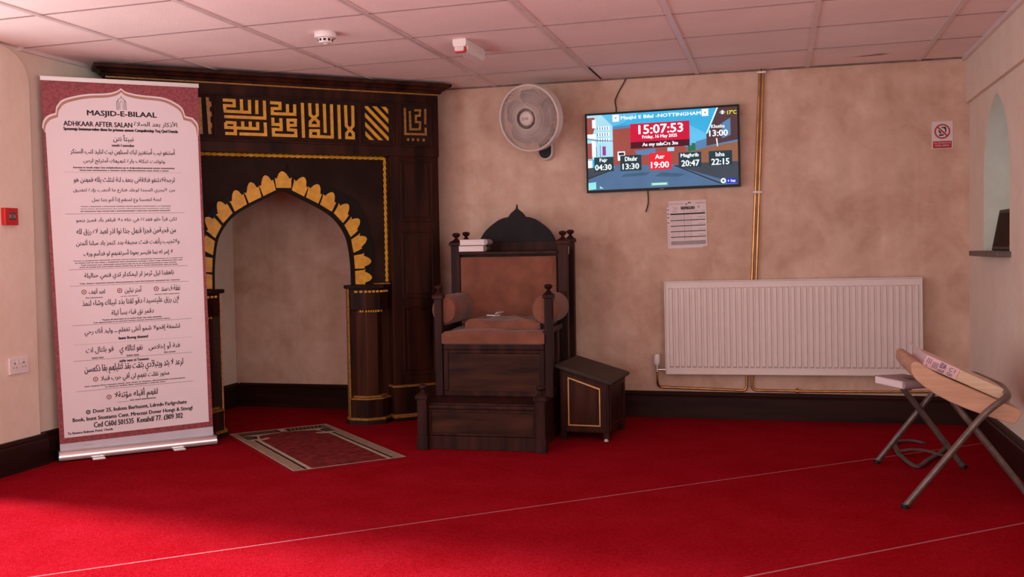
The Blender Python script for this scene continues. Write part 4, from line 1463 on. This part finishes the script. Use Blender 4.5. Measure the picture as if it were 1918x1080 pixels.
for x, z, lab in ((-.0985, 2.098, 'small white pipe clip at the ceiling holding both copper pipes'), (-.128, 1.382, 'small white pipe clip level with the television bottom on the copper pipes')):
    b = B().box(x - .026, x + .026, PY + .018, D - .001, z - .006, z + .006).box(x - .026, x + .026, PY - .002, PY + .003, z - .006, z + .006)
    for dx in (-.025, -.001, .023):
        b.box(x + dx, x + dx + .003, PY, PY + .019, z - .006, z + .006)
    tag(b.build('pipe_clip', m_plast, bevel=.001), lab, 'pipe clip', 'white pipe clips')

# ------------------------------------------------------------------ papers and signs on the back wall
pos = thing('timetable_poster', 'front pink prayer timetable sheet with black ruled rows under the television', 'poster', (-.5455, D - .004, 1.204))
pos.rotation_euler.y = math.radians(-1.2)
PWd, PHt = .229, .284
sheet = B().box(-PWd / 2, PWd / 2, 0, .0014, -PHt / 2, PHt / 2).build('sheet', m_poster, pos)
b = B()
hx, hz = PWd / 2, PHt / 2
for i, t in enumerate((.288, .425, .547, .667, .788)):
    z = hz - t * PHt
    b.rect(-hx + .008, hx - .008, z - (.0042 if i == 0 else .0024), z + (.0042 if i == 0 else .0024), -.0004)
b.rect(-hx + .092, -hx + .0935, -hz + .042, hz - .058, -.0004).rect(-hx + .134, -hx + .135, -hz + .05, hz - .098, -.0004)
b.text('BISMILLAH', -hx + .075, -hx + .158, hz - .054, hz - .038, -.0004, .05)
b.text('~ ~', hx - .052, hx - .042, hz - .050, hz - .034, -.0004)
b.text('n, A', hx - .028, hx - .010, hz - .074, hz - .064, -.0004)
b.disc(-hx + .127, hz - .020, .010, -.0004, ri=.005, a0=.2, a1=PI)
for t in (.35, .49, .61, .73):
    b.text('n nTt. S a', hx - .052, hx - .008, hz - (t + .030) * PHt, hz - (t + .002) * PHt, -.0004)
b.build('black_print', m_ink, sheet)
b = B().rect(-hx + .008, hx - .008, -hz + .012, -hz + .036, -.0004)
b.rect(-hx + .075, -hx + .158, hz - .056, hz - .036, -.0002)
b.build('grey_block', m_cover, sheet)
b = B()
b.text('Masjid e Bilaal nnnnnnn', -hx + .006, -hx + .090, hz - .024, hz - .015, -.0004, .02).text('timetnbt tt tt', hx - .065, hx - .008, hz - .022, hz - .012, -.0004, .02)
b.text('Ttttn', -hx + .024, -hx + .054, hz - .052, hz - .036, -.0004).text('DTnnt', -hx + .024, -hx + .050, hz - .072, hz - .056, -.0004)
for k, t in enumerate((.32, .45, .57, .69, .82)):
    for r in range(3 if k < 4 else 1):
        z = hz - (t + .03 * r) * PHt
        b.text('tnnntn nntnn tnnt', -hx + .012, -hx + .085, z - .0036, z, -.0004).text('nntnntnnt', -hx + .095, -hx + .130, z - .0036, z, -.0004)
b.build('violet_print', mat('faded_print', (.40, .24, .28), .8), sheet)
b = B().disc(-hx + .108, hz - .023, .005, -.0004)
b.text('tnnn tnnntt nnn', -hx + .110, -hx + .175, hz - .070, hz - .064, -.0004)
b.build('red_print', m_signred, sheet)
p2 = thing('notice_sheet', 'narrow strip of a second pink notice showing behind the timetable sheet', 'notice', (-.5640, D - .002, 1.184))
p2.rotation_euler.y = math.radians(-1.2)
sh2 = B().box(-.1075, .1075, 0, .0008, -.131, .125).build('sheet', m_poster, p2)
b = B()
for z in (.108, .083, .060, .029):
    b.rect(-.105, -.096, z - .004, z + .003, -.0003)
for i in range(14):
    b.rect(-.099, -.0975, -.115 + i * .009, -.109 + i * .009, -.0003)
b.build('print', m_violet, sh2)

sg = thing('prohibition_sign', 'white and red prohibition sign with crossed circle on the back wall', 'sign', (.9115, D - .003, 1.680))
sgp = B().box(-.057, .057, 0, .0022, -.079, .079).build('sign_plate', m_poster, sg, bevel=.001)
b = B()
b.disc(0, .020, .0425, -.0006, ri=.0345, n=40)
b.stroke([(-.0275, .0475), (.0265, -.0065)], .008, -.0012, -.0004)
b.rect(-.0505, .0505, -.0755, -.0355, -.0005)
b.build('red_print', m_signred, sgp)
b = B().text('NO SMOKING IN', -.045, .045, -.0500, -.0415, -.0010, .02).text('THIS AREA', -.040, .038, -.0660, -.0555, -.0010, .02)
b.rect(-.05, .05, .0705, .0725, -.0006)
b.build('sign_lettering', m_pinkp, sgp)
b = B()
b.flat([(-.023, .026), (-.017, .028), (-.004, .012), (-.012, .006)], -.0004)
b.flat([(-.020, .002), (-.008, .004), (.006, .004), (.008, -.004), (-.014, -.006)], -.0004)
b.flat([(-.008, .045), (.018, .046), (.020, .038), (-.002, .039)], -.0004)
b.flat([(.008, .040), (.020, .040), (.022, .018), (.012, .012), (.016, .026)], -.0004)
b.build('pictogram', m_ink, sgp)

# ------------------------------------------------------------------ ceiling devices
sd = thing('smoke_detector', 'round white smoke detector on the ceiling above the prayer niche screen', 'smoke detector', (-2.105, 4.46, ZC))
B().lathe([(.050, 0), (.053, -.004), (.053, -.022), (.050, -.027), (.038, -.029)], (0, 0, 0), 32).build('base', m_plast, sd, smooth=True)
B().lathe([(.036, -.027), (.036, -.034), (.0335, -.046), (.030, -.050), (.012, -.052), (.008, -.056), (.001, -.056)], (0, 0, 0), 28).build('chamber', m_plast, sd, smooth=True)
b = B()
for i in range(10):
    a = 2 * PI * i / 10
    x, y = .0352 * math.cos(a), .0352 * math.sin(a)
    tx, ty = -math.sin(a) * .006, math.cos(a) * .006
    k = 1.03
    b.add([(x - tx, y - ty, -.0315), (x + tx, y + ty, -.0315), ((x + tx) * k, (y + ty) * k, -.0325), ((x - tx) * k, (y - ty) * k, -.0325),
           (x - tx, y - ty, -.042), (x + tx, y + ty, -.042), ((x + tx) * .98, (y + ty) * .98, -.043), ((x - tx) * .98, (y - ty) * .98, -.043)],
          [(0, 3, 2, 1), (4, 5, 6, 7), (3, 7, 6, 2), (0, 1, 5, 4), (0, 4, 7, 3), (1, 2, 6, 5)])
b.build('vent_slot', m_black, sd)

al = thing('alarm_beacon', 'long white alarm unit with red-edged clear lens on the ceiling', 'alarm', (-1.540, 4.80, ZC), math.radians(-2))
B().prism([(-.036, 0), (.036, 0), (.036, -.026), (.030, -.040), (-.030, -.040), (-.036, -.026)], 'y', .0, .030).build('front_block', m_white, al, bevel=.004)
B().prism([(-.036, 0), (.036, 0), (.037, -.046), (.026, -.066), (-.026, -.066), (-.037, -.046)], 'y', .026, .30).build('sounder_body', m_white, al, bevel=.006)
B().prism([(-.031, -.040), (.031, -.040), (.031, -.060), (.025, -.068), (-.025, -.068), (-.031, -.060)], 'y', .004, .028).build('red_rim', m_red, al, bevel=.004)
B().prism([(-.025, -.040), (.025, -.040), (.025, -.056), (.021, -.062), (-.021, -.062), (-.025, -.056)], 'y', -.004, .02).build('clear_lens', m_lens, al, bevel=.003)
b = B()
for x in (-.014, -.002):
    b.box(x, x + .006, -.0055, -.0035, -.056, -.043)
b.build('lens_rib', m_white, al)

# ------------------------------------------------------------------ fittings on the left wall
XL = L + .022


def wallx(b):      # local x-z drawing facing -y, turned to face +x
    return b.xform(Matrix.Rotation(PI / 2, 4, 'Z'))


cp = thing('fire_call_point', 'red square fire alarm call point on the cream wall above the power socket', 'fire call point', (XL, 4.115, 1.266))
wallx(B().box(-.044, .044, -.026, 0, -.0425, .0425)).build('red_case', m_red, cp, bevel=.004)
b = B().box(-.022, .024, -.0285, -.024, -.018, .020)
wallx(b).build('press_window', m_bcover, cp, bevel=.002)
b = B()
b.disc(.001, .002, .010, -.0290, ri=.007)
b.box(-.018, -.010, -.0292, -.028, -.006, .008).box(.012, .020, -.0292, -.028, -.006, .008)
wallx(b).build('press_mark', m_cover, cp)
so = thing('power_socket', 'white double power socket low on the cream wall near the banner', 'socket', (XL, 4.145, .528))
wallx(B().box(-.0655, .0655, -.012, 0, -.041, .041)).build('face_plate', m_plast, so, bevel=.004)
b = B()
for s in (-1, 1):
    b.box(s * .030 - .004, s * .030 + .004, -.0126, -.011, .010, .016)
    for dx in (-.011, .008):
        b.box(s * .030 + dx, s * .030 + dx + .004, -.0126, -.011, -.010, -.005)
wallx(b).build('pin_hole', m_black, so)
b = B()
for s in (-1, 1):
    b.box(s * .012 - .006, s * .012 + .006, -.0150, -.011, .012, .026)
wallx(b).build('rocker', m_plast, so, bevel=.001)

# ------------------------------------------------------------------ folding book stand with books
st_o = thing('folding_book_stand', 'folding grey tubular steel stand with crossed legs under the pine board', 'book stand', (.70, 4.66, 0))


def off(pts):
    return [(x - .70, y - 4.66, z) for x, y, z in pts]


def smooth_path(pts, r, n=6):
    return [tuple(v) for v in bend(pts, r, n)]


TR = .0135
fa = B().tube(smooth_path(off([(.478, 4.228, .008), (.782, 4.262, .392), (.868, 4.285, .452), (.905, 4.60, .448), (.862, 5.02, .450), (.735, 5.045, .405), (.448, 5.082, .008)]), .055, 8), TR, 12).build('loop_leg_frame', m_steel, st_o, smooth=True)
fb = B().tube(off([(.982, 4.37, .008), (.681, 4.406, .410)]), TR, 12).build('cross_leg', m_steel, st_o, smooth=True)
fc = B().tube(smooth_path(off([(.826, 5.035, .008), (.528, 5.02, .4165), (.556, 4.74, .4165)]), .03, 6), TR, 12).build('cross_leg', m_steel, st_o, smooth=True)
for p, q_ in (((.478, 4.228), fa), ((.448, 5.082), fa), ((.982, 4.37), fb), ((.826, 5.035), fc)):
    B().lathe([(.015, 0), (.0155, .014), (.0145, .018)], (p[0] - .70, p[1] - 4.66, 0), 12).build('foot_cap', m_black, q_, smooth=True)

slope = math.atan2(.180, .387)
Lb, Wb = .425, .56
prof = [(-.018, .022), (-.005, .004), (.02, -.010), (.06, -.022), (.11, -.031), (.17, -.035), (.24, -.033), (.32, -.026), (Lb - .02, -.014), (Lb, -.006), (Lb + .004, .044), (Lb - .004, .050), (.16, .046), (.08, .048), (.03, .054), (.0, .060), (-.018, .056), (-.026, .040)]
b = B().prism(prof, 'y', 0, Wb)
b.xform(Matrix.Rotation(slope, 4, 'Y'))
tag(b.build('reading_board', m_pine, bevel=.004, loc=(.520, 4.33, .520)), 'thick pale pine board sloping across the folding steel stand', 'reading board')
# large open-edged book on the board
bk = thing('large_book', 'large thick book with cream edge and pink printed band lying on the sloping board', 'book', (.520, 4.33, .520))
MB = Matrix.Rotation(slope, 4, 'Y') @ Matrix.Translation((0, .075, .0505))
b = B().box(.165, .372, 0, .34, 0, .046)
b.xform(MB).build('page_block', m_page, bk, bevel=.003)
b = B().box(.026, .165, -.002, .342, 0, .048)
pk = b.xform(MB).build('pink_band', m_pinkp, bk, bevel=.002)
b = B()
b.text('EDA', .088, .112, .022, .043, -.0028, .03).text('nid', .086, .110, .004, .018, -.0028, .03)
b.text('C I', .126, .150, .024, .040, -.0028, .02).text('Gn', .124, .146, .006, .020, -.0028, .02)
for i in range(4):
    b.rect(.060 + i * .006, .0625 + i * .006, .008, .034, -.0028)
b.text('III', .034, .052, .018, .040, -.0028).text('i', .038, .042, .006, .014, -.0028)
b.xform(MB).build('violet_lettering', m_violet, pk)
b = B().add([(.03, .0, .046), (.03, .33, .046), (.0, .33, .049), (.0, .0, .049), (-.012, .33, .058), (-.012, .0, .058)], [(0, 1, 2, 3), (3, 2, 4, 5)])
b.xform(MB)
fo_ = b.build('loose_page', m_poster, bk)
fo_.modifiers.new('thick', 'SOLIDIFY').thickness = .0008
b = B().box(.372, .392, .03, .32, .0, .030).xform(MB).build('cover_edge', m_cover, bk)
# white book on the stand under the raised end of the board
wb = book('white_book', 'white-edged grey book lying flat on the stand bar beside the sloping board', (.525, 4.70, .4305), math.radians(-62), .215, .15, .036, m_cover, m_wpage)
B().text('n annnn', .02, .08, -.01, .006, 0, .03).xform(Matrix.Translation((0, 0, .0364)) @ Matrix.Rotation(-PI / 2, 4, 'X')).build('title_lettering', m_ink, wb)

# webbing strap on the carpet
b = B()
p1 = [(.725, 5.60, .008), (.681, 5.66, .008), (.615, 5.645, .008), (.575, 5.56, .012), (.566, 5.42, .020), (.567, 5.281, .010), (.588, 5.10, .008), (.612, 4.985, .008), (.640, 5.02, .010), (.674, 5.111, .014), (.765, 5.33, .010), (.81, 5.473, .008)]
p2_ = [(.567, 5.281, .022), (.637, 5.307, .030), (.699, 5.305, .026), (.751, 5.237, .020), (.793, 5.27, .008)]
b.tube(smooth_path(p1, .03, 3), .013, 8, flatz=.6)
b.tube(smooth_path(p2_, .02, 3), .012, 8, flatz=.6)
tag(b.build('webbing_strap', m_strap, smooth=True), 'dark grey webbing strap looped on the carpet under the book stand', 'strap')

# dark tablet in the arched niche
tb = thing('tablet', 'black tablet tilted on its stand in the arched niche', 'tablet', (1.064, 5.47, 1.0125))
tb.rotation_euler.y = math.radians(10.5)
B().box(0, .016, -.22, .205, .003, .215).build('tablet_body', m_black, tb, bevel=.006)
B().box(-.001, .001, -.19, .175, .022, .195).build('tablet_screen', m_board, tb)
B().add([(.016, -.03, .15), (.016, .03, .15), (.075, .03, .016), (.075, -.03, .016), (.020, -.03, .155), (.020, .03, .155), (.080, .03, .016), (.080, -.03, .016)],
        [(0, 1, 2, 3), (7, 6, 5, 4), (0, 4, 5, 1), (1, 5, 6, 2), (2, 6, 7, 3), (3, 7, 4, 0)]).build('stand', m_black, tb)
